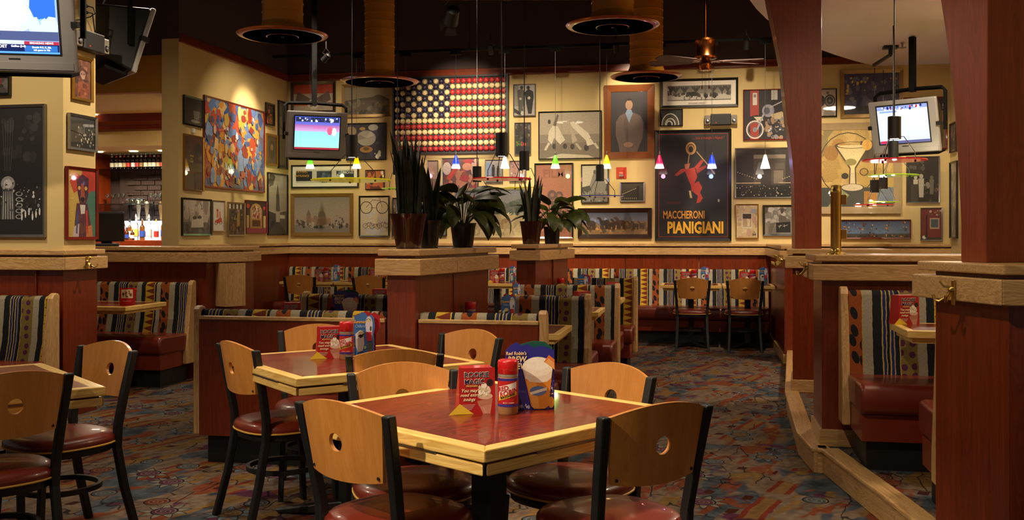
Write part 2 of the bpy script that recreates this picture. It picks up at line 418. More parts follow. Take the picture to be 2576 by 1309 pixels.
# flat printed artwork: coloured shapes in a 0..1 frame (y down), each a hair above the one before
def paint(wd, ht, shapes, base='888888', seed=0, name='print', y=0, x0=0, z0=0):
    vs, fs, cs = [], [], []; rnd = random.Random(seed); lay = [0]
    def poly(pts, c):
        o = len(vs); lay[0] += 1; yy = y - lay[0]*.00005
        vs.extend(((x0+(px-.5)*wd, yy, z0+(1-py)*ht) for px, py in pts)); fs.append(list(range(o, o+len(pts)))); cs.append(col4(c))
    def clip(pts): return [(min(1, max(0, a)), min(1, max(0, b))) for a, b in pts]
    poly([(0,1),(1,1),(1,0),(0,0)], base)
    for s in shapes:
        k = s[0]
        if k == 'r': _, a, b, c, d, h = s; poly(clip([(a,d),(c,d),(c,b),(a,b)]), h)
        elif k == 'e':
            _, a, b, rx, ry, h = s; n = 20
            poly(clip([(a+rx*math.cos(2*math.pi*i/n), b-ry*math.sin(2*math.pi*i/n)) for i in range(n)]), h)
        elif k == 'o':                       # ring
            _, a, b, rx, ry, th, h = s; n = 20
            for i in range(n):
                a0, a1 = 2*math.pi*i/n, 2*math.pi*(i+1)/n
                poly(clip([(a+rx*math.cos(a0), b-ry*math.sin(a0)), (a+rx*math.cos(a1), b-ry*math.sin(a1)),
                      (a+rx*(1-th)*math.cos(a1), b-ry*(1-th)*math.sin(a1)), (a+rx*(1-th)*math.cos(a0), b-ry*(1-th)*math.sin(a0))]), h); lay[0] -= 1
            lay[0] += 1
        elif k == 'p': poly(clip(s[1]), s[2])
        elif k == 'l':                       # thick line
            _, a, b, c, d, th, h = s; L = math.hypot((c-a)*wd, (d-b)*ht) or 1; nx, ny = -(d-b)*ht/L*th, (c-a)*wd/L*th
            poly(clip([(a+nx*ht/wd if 0 else a+nx, b+ny),(a-nx, b-ny),(c-nx, d-ny),(c+nx, d+ny)]), h)
        elif k == 'n':                       # scatter of blobs: n, region, size, palette
            _, n, a, b, c, d, sz, pal = s
            for i in range(n):
                px, py = rnd.uniform(a,c), rnd.uniform(b,d); rx = sz*rnd.uniform(.4,1); ry = rx*wd/ht*rnd.uniform(.5,1.6); m = rnd.choice((4,5,6,7)); ph = rnd.uniform(0,6)
                poly(clip([(px+rx*math.cos(ph+6.283*j/m)*rnd.uniform(.7,1.1), py-ry*math.sin(ph+6.283*j/m)) for j in range(m)]), rnd.choice(pal))
        elif k == 'g':                       # vertical gradient of printed tone
            _, a, b, c, d, h0, h1 = s; c0, c1 = lin(h0), lin(h1)
            for i in range(8): poly([(a,b+(d-b)*(i+1)/8),(c,b+(d-b)*(i+1)/8),(c,b+(d-b)*i/8),(a,b+(d-b)*i/8)], tuple(u+(v-u)*(i+.5)/8 for u, v in zip(c0,c1))); lay[0] -= 1
            lay[0] += 1
    me = bpy.data.meshes.new(name); me.from_pydata(vs, [], fs)
    ca = me.color_attributes.new('Col', 'FLOAT_COLOR', 'CORNER'); buf = []
    for p, c in zip(me.polygons, cs): buf += list(c)*p.loop_total
    ca.data.foreach_set('color', buf); me.update(); return me
def print_obj(name, me, mat, parent, loc=(0,0,0), rot=None):
    me.materials.append(M[mat]); o = link(name, me, parent, loc)
    if rot: o.rotation_euler = rot
    return o
TXT = {}
def text_mesh(t, size, shear=0, sx=1.0, bold=.0, extrude=.0006, spacing=1.0, align='CENTER'):
    key = (t, size, shear, sx, bold, extrude, align)
    if key in TXT: return TXT[key]
    cu = bpy.data.curves.new('lettering', 'FONT'); cu.body = t; cu.size = size; cu.shear = shear; cu.align_x = align; cu.align_y = 'CENTER'
    cu.offset = bold; cu.extrude = extrude; cu.resolution_u = 2; cu.space_character = spacing
    o = bpy.data.objects.new('lettering', cu); COL.objects.link(o)
    bpy.context.view_layer.update()
    me = bpy.data.meshes.new_from_object(o.evaluated_get(bpy.context.evaluated_depsgraph_get()))
    bpy.data.objects.remove(o); bpy.data.curves.remove(cu)
    me.transform(Matrix.Diagonal((sx,1,1,1))); me.transform(Matrix.Rotation(math.pi/2, 4, 'X'))   # upright, facing -y
    TXT[key] = me; return me
INK = {}
def ink(c, emit=0):
    k = 'ink_'+c+('_lit' if emit else '')
    if k not in M:
        if emit: emis(k, c, emit)
        else: plain(k, c, .5, var=.03)
    return M[k]
def letter(t, size, c, parent, loc, rot=None, name='lettering', emit=0, **k):
    me = text_mesh(t, size, **k).copy(); me.materials.clear(); me.materials.append(ink(c, emit))
    o = link(name, me, parent, loc)
    if rot: o.rotation_euler = rot
    return o
# ---------------------------------------------------------------- room shell
Z_CEIL = 5.0
fl = struct(part('floor', B(-12, 6, -3, 15, -.1, 0), 'carpet'))
struct(part('ceiling', B(-12, 6, -3, 15, Z_CEIL, Z_CEIL+.1), 'dark_ceiling'))
wb = struct(part('wall_back', B(U_LEFT-.2, U_RIGHT+.2, V_WALL, V_WALL+.15, 0, Z_TRIM+.04), 'tan_wall'))
struct(part('wall_upper_back', B(U_LEFT-.2, U_RIGHT+.2, V_WALL+.0, V_WALL+.15, Z_TRIM+.04, Z_CEIL), 'dark_wall'))
wl = struct(part('wall_left', B(U_LEFT-.21, U_LEFT, 10.29, V_WALL, 0, Z_TRIM+.04), 'tan_wall'))
struct(part('wall_upper_left', B(U_LEFT-.21, U_LEFT, 10.29, V_WALL, Z_TRIM+.04, Z_CEIL), 'dark_wall'))
struct(part('wall_right', B(U_RIGHT, U_RIGHT+.15, 3.0, V_WALL, 0, 3.6), 'tan_wall'))
struct(part('wall_upper_right', B(U_RIGHT, U_RIGHT+.15, 3.0, V_WALL, 3.6, Z_CEIL), 'dark_wall'))
struct(part('trim_1', B(U_LEFT, U_RIGHT, V_WALL-.03, V_WALL, Z_TRIM, Z_TRIM+.1), 'cherry_x', bevel=.006))
struct(part('trim_2', B(U_LEFT, U_LEFT+.03, 10.29, V_WALL-.03, Z_TRIM, Z_TRIM+.1), 'cherry_y', bevel=.006))
# wainscot panels and oak rails of the back wall and the left wall
ZC0, ZC1, ZB0, ZB1 = 1.222, 1.26, 1.11, 1.205      # cap and board heights
n = 7; xs = [U_LEFT + (0.92-U_LEFT)*i/n for i in range(n+1)]
for i in range(n): part('panel', B(xs[i]+.004, xs[i+1]-.004, V_WALL-.022, V_WALL, .02, ZC0), 'cherry_z', wb)
part('panel', B(.94, U_RIGHT, V_WALL-.022, V_WALL, .02, ZC0), 'cherry_z', wb)
part('panel', B(U_LEFT, U_LEFT+.022, 11.95, V_WALL-.03, .02, ZC0), 'cherry_z', wl)
part('panel', B(U_LEFT, U_LEFT+.022, 10.3, 11.94, .02, ZC0), 'cherry_z', wl)
part('rail_cap', B(U_LEFT, U_RIGHT, V_WALL-.075, V_WALL, ZC0, ZC1), 'oak_x', wb, bevel=.005)
part('rail_board', B(U_LEFT, U_RIGHT, V_WALL-.06, V_WALL, ZB0, ZB1), 'oak_x', wb, bevel=.005)
part('rail_cap', B(U_LEFT, U_LEFT+.075, 10.29, V_WALL-.075, ZC0, ZC1), 'oak_y', wl, bevel=.005)
part('rail_board', B(U_LEFT, U_LEFT+.06, 10.29, V_WALL-.06, ZB0, ZB1), 'oak_y', wl, bevel=.005)
# raised platform on the right with an oak curb
edge = [(.92, 13.2), (.92, 10.95), (.67, 8.05), (.61, 6.4), (.65, 5.94), (.70, 5.94), (.88, 4.85), (.96, 4.29), (1.12, 3.9), (1.12, 2.4)]
plat = struct(part('floor_platform', MB().prism([(3.06, 13.2)]+edge+[(3.06, 2.4)], 0, PLAT), 'carpet'))
for i in range(len(edge)-1):
    (x0, y0), (x1, y1) = edge[i], edge[i+1]; L = math.hypot(x1-x0, y1-y0); nx, ny = (y1-y0)/L, -(x1-x0)/L
    a = math.atan2(y1-y0, x1-x0)
    if L < .03: continue
    part('curb_face', B(0, L+.015, -.022, .0, 0, PLAT-.012), 'oak_x', plat, loc=(x0, y0, 0), rotz=a, bevel=.003)
    part('curb_nosing', B(-.0, L+.012, -.034, .075, PLAT-.012, PLAT+.014), 'oak_x', plat, loc=(x0, y0, 0), rotz=a, bevel=.008)
# white ceiling with a curved edge over the platform
ec = []
for k in range(25):
    v = 2.6 + (V_WALL-2.6)*k/24; s_ = min(1, max(-1, (v-7.5)/9.7)); ec.append((.25 + 9.7*(1-math.sqrt(1-s_*s_)), v))
struct(part('ceiling_soffit', MB().prism([(U_RIGHT, 2.6)]+[(U_RIGHT, V_WALL)]+ec[::-1], 3.53, 3.75), 'white_ceiling'))
# ---------------------------------------------------------------- low walls with oak caps
def capped(name, label, cat, poly, z_top=ZC1, z0=0, base=False, seams=()):
    """a panelled low wall on a plan polygon (counter-clockwise), oak cap and oak board around it"""
    cx = sum(p[0] for p in poly)/len(poly); cy = sum(p[1] for p in poly)/len(poly)
    t = thing(name, label, cat, (cx, cy, z0)); P0 = [(x-cx, y-cy) for x, y in poly]; dz = z_top-ZC1-z0
    def grow(pts, g):
        out = []; n = len(pts)
        for i in range(n):
            p, q, r = Vector(pts[i-1]), Vector(pts[i]), Vector(pts[(i+1)%n])
            e1, e2 = (q-p).normalized(), (r-q).normalized(); n1, n2 = Vector((e1.y,-e1.x)), Vector((e2.y,-e2.x))
            b = n1+n2; b = b/max(.3, b.dot(b)/2) if b.length > 1e-4 else n1
            out.append((q.x+b.x*g, q.y+b.y*g))
        return out
    part('panel', MB().prism(P0, 0, ZC0+dz), 'cherry_z', t)
    part('cap', MB().prism(grow(P0, .045), ZC0+dz, ZC1+dz), 'oak_x', t, bevel=.006)
    g1 = grow(P0, .058); n = len(P0)
    for i in range(n):
        a, b, c, d = P0[i], P0[(i+1)%n], g1[(i+1)%n], g1[i]
        if math.hypot(b[0]-a[0], b[1]-a[1]) < .05: continue
        ax = 'x' if abs(b[0]-a[0]) > abs(b[1]-a[1]) else 'y'
        part('board', MB().prism([a, d, c, b], ZB0+dz, ZB1+dz), 'oak_'+ax, t, bevel=.005)
    if base:
        part('base_board', MB().prism(grow(P0, .015), 0, .1), 'oak_x', t, bevel=.004)
    return t, P0, dz
def seam(t, x, y, z0, z1, sx=.006, sy=.006): part('seam_strip', B(x-sx/2, x+sx/2, y-sy/2, y+sy/2, z0, z1), 'cherry_z', t)
half_l, _, _ = capped('half_wall', 'panelled half wall with oak cap behind the far left booth', 'half wall', [(-6.6, 8.69), (-4.63, 8.69), (-4.44, 9.07), (-4.44, 9.3), (-6.6, 9.3)])
seam(half_l, .0, -.32, .1, ZB0, .006, .012)
pier1, _, _ = capped('planter_pier', 'panelled pier with oak cap carrying the three nearer potted plants', 'pier', [(-1.777, 5.45), (-1.611, 5.45), (-1.53, 5.9), (-1.44, 6.62), (-1.777, 6.62)], 1.29)
pier2, _, _ = capped('planter_pier', 'panelled pier with oak cap carrying the two farther potted plants', 'pier', [(-1.687, 9.0), (-1.51, 9.0), (-1.36, 10.1), (-1.687, 10.1)], 1.285)
seam(pier1, .105, -.03, .1, 1.13, .012, .012); seam(pier2, .13, .0, .1, 1.13, .012, .012)
post_c, _, _ = capped('half_wall', 'panelled half wall with oak cap carrying the brass post and glass screen', 'half wall', [(.69, 6.06), (3.0, 6.06), (3.0, 6.5), (.69, 6.5)], 1.255, PLAT, True)
base_b, _, _ = capped('pillar_base', 'panelled base with oak cap under the flared wood pillar by the aisle', 'pillar base', [(.70, 8.09), (1.4, 8.09), (1.4, 8.6), (.75, 8.6)], 1.262, PLAT, True)
stub_a, _, _ = capped('half_wall', 'panelled wall stub with oak cap at the right end of the long banquette', 'half wall', [(.86, 10.9), (1.05, 10.9), (1.05, 13.19), (.86, 13.19)], 1.26, 0, True)
base_d, _, _ = capped('pillar_base', 'panelled base with oak cap and brass coat hook under the wide wood pillar', 'pillar base', [(1.11, 3.93), (2.3, 3.93), (2.3, 4.36), (.95, 4.36)], 1.262, PLAT)
# left column: lower panel and cap, painted shaft above
col_l, _, _ = capped('column_base', 'panelled base with oak cap and coat hook under the picture covered column', 'column base', [(-6.9, 6.6), (-4.67, 6.6), (-4.67, 7.02), (-6.9, 7.02)])
seam(col_l, .9, -.225, .1, ZB0, .012, .012)
struct(part('wall_column', B(-6.9, -4.67, 6.6, 7.0, ZC1, Z_CEIL), 'tan_wall'))
# flared wood pillars standing on the caps
def pillar(label, z0, prof, x_right, y0, y1):
    t = thing('wood_pillar', label, 'pillar', (x_right, y0, z0)); pts = [(x-x_right, z-z0) for x, z in prof]
    part('shaft', MB().prism_y(pts+[(0, pts[-1][1]), (0, 0)], 0, y1-y0), 'post_wood', t, bevel=.004); return t
def pf(pairs, v):
    return [(P_back(x, y, v)[0], P_back(x, y, v)[2]) for x, y in pairs]
pr = pf(((2000, 627), (2000, 560), (1997, 440), (1990, 370), (1980, 300), (1966, 160), (1946, 60), (1933, 0)), 8.2); pr = [(pr[0][0], 1.262)]+pr[1:]+[(pr[-1][0]-.12, 4.0), (pr[-1][0]-.3, Z_CEIL)]
pillar('tall cherry wood pillar with flared left edge beside the aisle', 1.262, pr, P_back(2067, 500, 8.2)[0], 8.2, 8.5)
NX, ND = 1.849, 3.86; EX, ED = -.237, .971
def s_far(px): k = (px-CX)/F_PX; return (NX-k*ND)/(k*ED-EX)
prf = [(s_far(px), EYE-(py-HY)/F_PX*(ND+ED*s_far(px))) for px, py in ((2417, 650), (2417, 560), (2412, 450), (2404, 320), (2395, 200), (2380, 90), (2366, 0))]
prf = [(prf[0][0], 1.262)]+prf[1:]+[(prf[-1][0]+.05, 2.7), (prf[-1][0]+.16, 3.4), (prf[-1][0]+.3, 4.2), (prf[-1][0]+.45, Z_CEIL)]
nx_, ny_ = W(NX, ND); t = thing('wood_pillar', 'wide cherry wood pillar with flared left edge above the brass coat hook', 'pillar', (nx_, ny_, 1.262), math.atan2(ED, EX)+YAW)
part('shaft', MB().prism_y([(x, z-1.262) for x, z in prf]+[(-.03, Z_CEIL-1.262), (0, 0)], -.42, 0), 'post_wood', t, bevel=.004)
# ---------------------------------------------------------------- bar room seen through the opening
struct(part('wall_bar_back', B(-10.5, -5.9, 13.6, 13.75, 0, 3.1), 'brick_dark'))
bb = struct(part('wall_bar_brick', B(-8.6, -7.2, 13.5, 13.6, 1.0, 2.62), 'brick_dark'))
rnd = random.Random(3); bm_ = B(0, .21, -.03, 0, 0, .065).mesh('brick', 'brick_dark')
for r in range(13):
    for c in range(5):
        x = -8.45+c*.225+(.11 if r % 2 else 0); z = 1.52+r*.075
        if z < 2.55 and x < -7.45: part('brick', bm_, None, bb, loc=(x, 13.5-rnd.uniform(0,.01), z))
struct(part('wall_bar_left', B(-9.25, -9.15, 11.0, 13.6, 0, 3.1), 'cherry_z'))
struct(part('ceiling_bar', B(-11.5, U_LEFT-.21, 10.4, 13.6, 3.0, 3.12), 'cream_ceiling'))
struct(part('wall_bar_fascia', B(-11.5, U_LEFT-.21, 10.29, 10.4, 3.0, 3.42), 'fascia_orange'))
struct(part('wall_bar_upper', B(-11.5, U_LEFT-.21, 10.3, 10.4, 3.42, Z_CEIL), 'dark_wall'))
struct(part('trim_3', MB().prism_x([(12.2, 2.78), (12.14, 2.8), (12.12, 2.86), (12.06, 2.9), (12.03, 3.0), (12.3, 3.0), (12.3, 2.78)], -10.5, -6.0), 'cherry_x'))
struct(part('wall_bar_soffit', B(-10.5, -6.0, 12.2, 13.6, 2.58, 2.78), 'cream_ceiling'))
struct(part('wall_bar_cabinet', B(-9.1, -8.75, 12.9, 13.5, 1.0, 2.58), 'cherry_z'))
for x, y in ((-6.55, 11.5), (-8.1, 12.0)):
    tag(part('recessed_light', MB().lathe([(.11, -.012), (.09, 0)], 24), 'downlight', loc=(x, y, 2.997)), 'round recessed ceiling light above the bar %s' % ('opening' if x > -7 else 'corner'), 'ceiling light')
for x in (-8.55, -8.0, -7.55): tag(part('recessed_light', MB().lathe([(.06, -.01), (.05, 0)], 20), 'downlight', loc=(x, 12.9, 2.578)), 'small recessed light in the soffit over the bar shelves', 'ceiling light', 'small lights over the bar shelves')
tag(part('bar_counter', B(-8.74, -6.6, 12.75, 13.465, .0, 1.30), 'cherry_x', bevel=.01), 'dark wood back bar counter under the bottle shelves', 'counter')
lamp_area('bar_light', (-7.9, 12.3, 2.5), .5, 90, (1, .86, .62)); lamp_area('bar_light', (-6.6, 11.2, 2.9), .3, 14, (1, .8, .5))
# ---------------------------------------------------------------- chairs
def backrest_mesh():
    zt, zb, hz, hr = .835, .622, .738, .029
    def half(z): return .183 - (.835-z)*.11
    def outline():
        pts = []
        for i in range(13): x = -1+2*i/12; pts.append((x*half(zb), zb + .012*(x*x)-.006))
        for i in range(1, 6): z = zb+.006+(zt-zb)*i/6; pts.append((half(z), z))
        for i in range(13): x = 1-2*i/12; pts.append((x*half(zt), zt+.034*(1-x*x)))
        for i in range(1, 6): z = zt-(zt-zb)*i/6; pts.append((-half(z), z))
        return pts
    out = outline(); n = len(out); rings = 6
    def yc(x, z): return -.168-(z-.45)*.17 - .042*(1-(x/.19)**2)
    m = MB(); vs = []; fs = []
    for side in (0, 1):
        for r in range(rings+1):
            f = r/rings
            for (ox, oz) in out:
                a = math.atan2(oz-hz, ox); ix, iz = hr*math.cos(a), hz+hr*math.sin(a)
                x, z = ix+(ox-ix)*f, iz+(oz-iz)*f
                vs.append((x, yc(x, z)+(.007 if side else -.007), z))
    S1 = (rings+1)*n
    for side in (0, 1):
        for r in range(rings):
            for k in range(n):
                k2 = (k+1)%n; f = (side*S1+r*n+k, side*S1+r*n+k2, side*S1+(r+1)*n+k2, side*S1+(r+1)*n+k)
                fs.append(f)
    for r in (0, rings):
        for k in range(n):
            k2 = (k+1)%n; fs.append((r*n+k, r*n+k2, S1+r*n+k2, S1+r*n+k))
    m.add(vs, fs); return m.mesh('backrest', 'maple', 50)
def superell(r, n=36, p=2.6, sy=1.0):
    out = []
    for k in range(n):
        a = 2*math.pi*k/n; c, s = math.cos(a), math.sin(a); q = (abs(c)**p+abs(s)**p)**(-1/p); out.append((r*q*c, r*q*s*sy))
    return out
def cushion(r, prof, n=36, p=2.6):     # prof: list of (scale, z)
    m = MB(); base = superell(1, n, p); vs = []; fs = []
    for sc, z in prof: vs += [(x*r*sc, y*r*sc, z) for x, y in base]
    for i in range(len(prof)-1):
        for k in range(n): k2 = (k+1)%n; fs.append((i*n+k, i*n+k2, (i+1)*n+k2, (i+1)*n+k))
    fs += [tuple(range(n-1,-1,-1)), tuple(range((len(prof)-1)*n, len(prof)*n))]
    return m.add(vs, fs)
def make_chair():
    t = thing('dining_chair', 'x', 'chair')
    bk = part('backrest', backrest_mesh(), None, t)
    for s in (-1, 1):
        part('rear_leg', MB().post([(s*.188, -.262, 0), (s*.176, -.205, .22), (s*.172, -.172, .40), (s*.178, -.172, .50), (s*.188, -.196, .64), (s*.203, -.236, .838)], .032, .036), 'black_metal', t, bevel=.006)
        part('front_leg', MB().post([(s*.178, .205, 0), (s*.165, .178, .41)], .028, .028), 'black_metal', t, bevel=.004)
        part('screw', MB().lathe([(.006, 0), (.005, .003)], 10).xf(Matrix.Translation((s*.147, -.224, .642)) @ Matrix.Rotation(math.pi/2, 4, 'X')), 'black_plastic', bk)
    part('seat_frame', cushion(.205, ((.98, .395), (1, .4), (1, .425), (.98, .43))), 'black_metal', t, 40)
    sc = part('seat_cushion', cushion(.222, ((.9, .428), (.985, .434), (1, .447), (.985, .462), (.93, .474), (.8, .482), (.5, .486), (.15, .487))), 'vinyl', t, True)
    part('piping', MB().tube([(x, y, .434) for x, y in superell(.221, 36)], .0042, 6, True), 'piping', sc, True)
    ring = superell(.172, 32, 2.2)
    m = MB()
    for k in range(32):
        (x0, y0), (x1, y1) = ring[k], ring[(k+1)%32]; q = .9
        m.add([(x0,y0,.225),(x1,y1,.225),(x1*q,y1*q,.225),(x0*q,y0*q,.225),(x0,y0,.247),(x1,y1,.247),(x1*q,y1*q,.247),(x0*q,y0*q,.247)],
              [(0,1,5,4),(2,3,7,6),(4,5,6,7),(3,2,1,0)])
    part('stretcher_ring', m, 'black_metal', t)
    return t
CH = [None]
def chair(x, y, ang, label, group=None):
    """x, y: room position of the middle of the backrest top"""
    c, s = math.cos(ang), math.sin(ang); loc = (x-s*.236, y+c*.236, 0)
    if CH[0] is None: CH[0] = make_chair(); CH[0].location = loc; CH[0].rotation_euler = (0,0,ang); o = CH[0]; tag(o, label, 'chair')
    else: o = dup(CH[0], loc, ang, label)
    if group: o['group'] = group
    elif 'group' in o: del o['group']
    return o
G1 = 'wooden back dining chairs'
for X, d, an, lb in ((-.52, 3.04, -39.5, 'maple back chair tucked in at the front table before the red milkshake box'),
                     (.44, 3.0, 32, 'shadowed maple back chair tucked in at the front table on the purple card side'),
                     (-.425, 3.865, -163.7, 'bright maple back chair at the front table, back to back with a darker chair'),
                     (.375, 3.855, 137.5, 'maple back chair at the front table beside the open carpet aisle'),
                     (-1.31, 4.72, -50.6, 'maple back chair at the second table, its back to the booth by the bar'),
                     (-1.09, 5.55, -170, 'maple back chair between the second table and the long wood booth panel'),
                     (-.22, 5.25, 140, 'maple back chair at the second table below the nearer planter pier'),
                     (-.52, 4.40, 10, 'darker maple back chair at the second table, back to back with a bright chair'),
                     (-1.85, 3.67, 45, 'dark backed maple chair at the square table beside the column booth'),
                     (-1.91, 4.67, 145.8, 'bright maple back chair at the square table beside the column booth')):
    x, y = W(X, d); chair(x, y, R_(an)+YAW, lb)
for u, lb in ((-.117, 'maple back chair at the banquette table beside the open aisle'), (.49, 'maple back chair at the banquette table next to the wall stub'),
              (-5.04, 'maple back chair at the banquette table in the far left corner'), (-4.12, 'maple back chair at the left banquette table partly behind the pier')):
    chair(u, 11.87, R_(2), lb)
# ---------------------------------------------------------------- square drop leaf tables
def make_table(s=.95):
    t = thing('drop_leaf_table', 'x', 'table'); h = s/2; b = .05; z1 = .765; z0 = .728
    part('table_top', B(-h+b, h-b, -h+b, h-b, z0, z1), 'table_red', t)
    for k in range(4):
        o = part('edge_strip', MB().prism([(-h, -h), (h, -h), (h-b, -h+b), (-h+b, -h+b)], z0, z1), 'oak_yellow', t, bevel=.004, rotz=k*math.pi/2)
    part('core', B(-h+.02, h-.02, -h+.02, h-.02, z0-.006, z0), 'kick_black', t)
    for k in range(4):
        dl = part('drop_leaf', MB().prism([(-h+.012, -h+.004), (h-.012, -h+.004), (.14, -.14), (-.14, -.14)], z0-.04, z0-.007), 'oak_yellow', t, bevel=.004, rotz=k*math.pi/2)
        part('hinge', MB().tube([(-.26, -h+.004, z0-.0035), (.26, -h+.004, z0-.0035)], .0045, 6), 'steel', dl)
    part('spider', B(-.2, .2, -.2, .2, z0-.075, z0-.04), 'black_metal', t, bevel=.01)
    part('column', B(-.045, .045, -.045, .045, .05, z0-.07), 'black_metal', t, bevel=.006)
    for k in range(4): part('foot', MB().prism_y([(0, .02), (.36, .0), (.38, .02), (.05, .075), (0, .075)], -.03, .03), 'black_metal', t, bevel=.006, rotz=k*math.pi/2+math.pi/4)
    return t
tb = make_table(); x, y = W(-.08, 3.45)
tb.location = (x, y, 0); tb.rotation_euler = (0, 0, math.pi/4+.005+YAW); tag(tb, 'square dark red table with yellow oak edges holding the purple drink card', 'table')
x, y = W(-.79, 4.83); dup(tb, (x, y, 0), math.pi/4-.178+YAW, 'square dark red table with oak edges between the front table and the wood booth panel')
x, y = W(-2.29, 4.02); dup(tb, (x, y, 0), math.pi/4-.1+YAW, 'square dark red table with oak edges beside the column booth')
TABLES = {'main': (-.08, 3.45), 'second': (-.79, 4.83)}
# ---------------------------------------------------------------- rectangular tables
def rect_table(label, x0, x1, y0, y1, z0=0, ped=True, group=None):
    cx, cy = (x0+x1)/2, (y0+y1)/2; t = thing('booth_table', label, 'table', (cx, cy, z0), 0, group); a, c = (x1-x0)/2, (y1-y0)/2; b = .04
    part('table_top', B(-a+b, a-b, -c+b, c-b, .73, .765), 'table_red', t)
    for poly, m in (([(-a,-c),(a,-c),(a-b,-c+b),(-a+b,-c+b)], 'oak_yellow'), ([(a,-c),(a,c),(a-b,c-b),(a-b,-c+b)], 'oak_yellow_y'),
                    ([(a,c),(-a,c),(-a+b,c-b),(a-b,c-b)], 'oak_yellow'), ([(-a,c),(-a,-c),(-a+b,-c+b),(-a+b,c-b)], 'oak_yellow_y')):
        part('edge_strip', MB().prism(poly, .728, .765), m, t, bevel=.004)
    part('apron', B(-a+.03, a-.03, -c+.03, c-.03, .70, .728), 'oak_yellow', t)
    if ped:
        part('column', B(-.035, .035, -.035, .035, .04, .70), 'black_metal', t, bevel=.004)
        for k in range(4): part('foot', MB().prism_y([(0, .015), (.26, .0), (.28, .015), (.04, .06), (0, .06)], -.025, .025), 'black_metal', t, bevel=.005, rotz=k*math.pi/2+math.pi/4)
    return t
rect_table('banquette table beside the open aisle', -.50, .225, 12.1, 12.7)
rect_table('banquette table next to the wall stub', .24, .845, 12.1, 12.7)
rect_table('banquette table in the far left corner', -5.42, -4.69, 12.1, 12.7)
rect_table('left banquette table partly behind the planter pier', -4.67, -3.95, 12.1, 12.7)
rect_table('banquette table seen between the two planter piers', -2.95, -2.2, 12.1, 12.7)
rect_table('booth table behind the right wood panel', -1.42, -.86, 5.98, 6.62)
rect_table('booth table in the second bay of the aisle booths', -1.6, -.80, 7.75, 8.3)
rect_table('booth table in the third bay of the aisle booths', -1.3, -.74, 9.3, 9.7)
rect_table('booth table behind the left wood panel', -2.95, -1.85, 6.0, 6.55)
rect_table('booth table beyond the low striped booth back', -2.9, -1.85, 7.75, 8.3)
rect_table('booth table of the far left booth', -5.9, -4.77, 7.57, 8.22)
rect_table('booth table at the picture covered column', -6.0, -4.78, 5.4, 5.95)
rect_table('raised booth table beside the brass hook pillar', 1.0, 2.2, 5.2, 5.68, PLAT)
# ---------------------------------------------------------------- booth benches
def bench(label, x0, x1, yb, face, z0=0, ends='r', wood_back=False, group=None, seat=.5, top=.925, ph=None, pe=None):
    """yb: plane of the backrest's rear; face -1 looks to the camera side, +1 away"""
    t = thing('booth_bench', label, 'bench', ((x0+x1)/2, yb, z0), 0, group); a = (x1-x0)/2; f = face
    sh = 0.0
    if ph is not None: sh = ph*.63+a
    if pe is not None: sh = pe*.63-a
    prof = [(.0, .40), (.0, top-.03), (.012, top-.008), (.035, top), (.062, top-.006), (.08, top-.03), (.105, .60), (.15, .42)]
    part('backrest', MB().prism_x([(f*y, z) for y, z in prof], -a+sh, a+sh), 'fabric', t, 45, loc=(-sh, 0, 0))
    sp = [(.06, .30), (.06, .44), (.10, .455), (seat+.05, .465), (seat+.085, .455), (seat+.105, .43), (seat+.105, .335), (seat+.09, .31), (seat+.05, .30)]
    part('seat', MB().prism_x([(f*y, z) for y, z in sp], -a-.01, a+.03), 'vinyl', t, 60, bevel=.02, seg=3)
    part('seat_skirt', MB().prism_x([(f*.04, .16), (f*.04, .30), (f*(seat+.06), .30), (f*(seat+.05), .16)], -a, a+.0), 'vinyl_orange', t)
    part('kick_base', MB().prism_x([(f*.04, 0), (f*.04, .16), (f*seat, .16), (f*seat, 0)], -a+.03, a-.03), 'kick_black', t)
    for e in ends:
        s = 1 if e == 'r' else -1
        pr = [(-.012, .17), (-.012, top), (0, top+.015), (.03, top+.02), (.055, top+.01), (.075, top-.02), (.165, .30), (.165, .17)]
        xs = sorted((s*a, s*(a+.045)))
        part('end_panel', MB().prism_x([(f*y, z) for y, z in pr], *xs), 'oak_z', t, bevel=.008, seg=3)
    if wood_back:
        part('back_panel', B(-a, a, min(-f*.022, 0), max(-f*.022, 0), .17, top-.06), 'cherry_z', t)
        part('back_kick', B(-a+.03, a-.03, min(f*.03, f*.06), max(f*.03, f*.06), 0, .17), 'kick_black', t)
        part('top_trim', B(-a, a, min(-f*.03, f*.015), max(-f*.03, f*.015), top-.06, top-.038), 'oak_x', t, bevel=.003)
    return t
bench('booth bench with long cherry wood back panel left of the nearer planter pier', -2.965, -1.80, 5.5, 1, ends='l', wood_back=True)
bench('booth bench with cherry wood back panel right of the nearer planter pier', -1.60, -.905, 5.5, 1, ends='r', wood_back=True)
bench('striped booth bench facing the left wood panel', -2.93, -1.80, 7.12, -1, ends='l', ph=.58)
bench('striped booth bench facing the right wood panel, first of the aisle booths', -1.40, -.835, 7.19, -1, pe=.60)
bench('booth bench back to back behind the first aisle booth', -1.40, -.835, 7.2, 1, ends='')
bench('striped booth bench in the second bay of the aisle booths', -1.66, -.76, 8.81, -1, pe=.12)
bench('booth bench back to back behind the second aisle booth', -1.3, -.76, 8.82, 1, ends='')
bench('striped booth bench farthest along the aisle before the banquette', -1.33, -.70, 10.32, -1, pe=.75)
bench('striped booth bench in front of the half wall by the bar', -6.3, -4.75, 8.63, -1, pe=.27)
bench('striped booth bench at the picture covered column', -6.6, -4.70, 6.53, -1, pe=.62)
bench('striped booth bench on the platform in front of the glass screen', .82, 2.6, 5.99, -1, PLAT, 'l', ph=.87)
bench('booth bench on the platform behind the brass hook pillar, facing the striped one', 1.02, 2.5, 4.40, 1, PLAT, 'l')
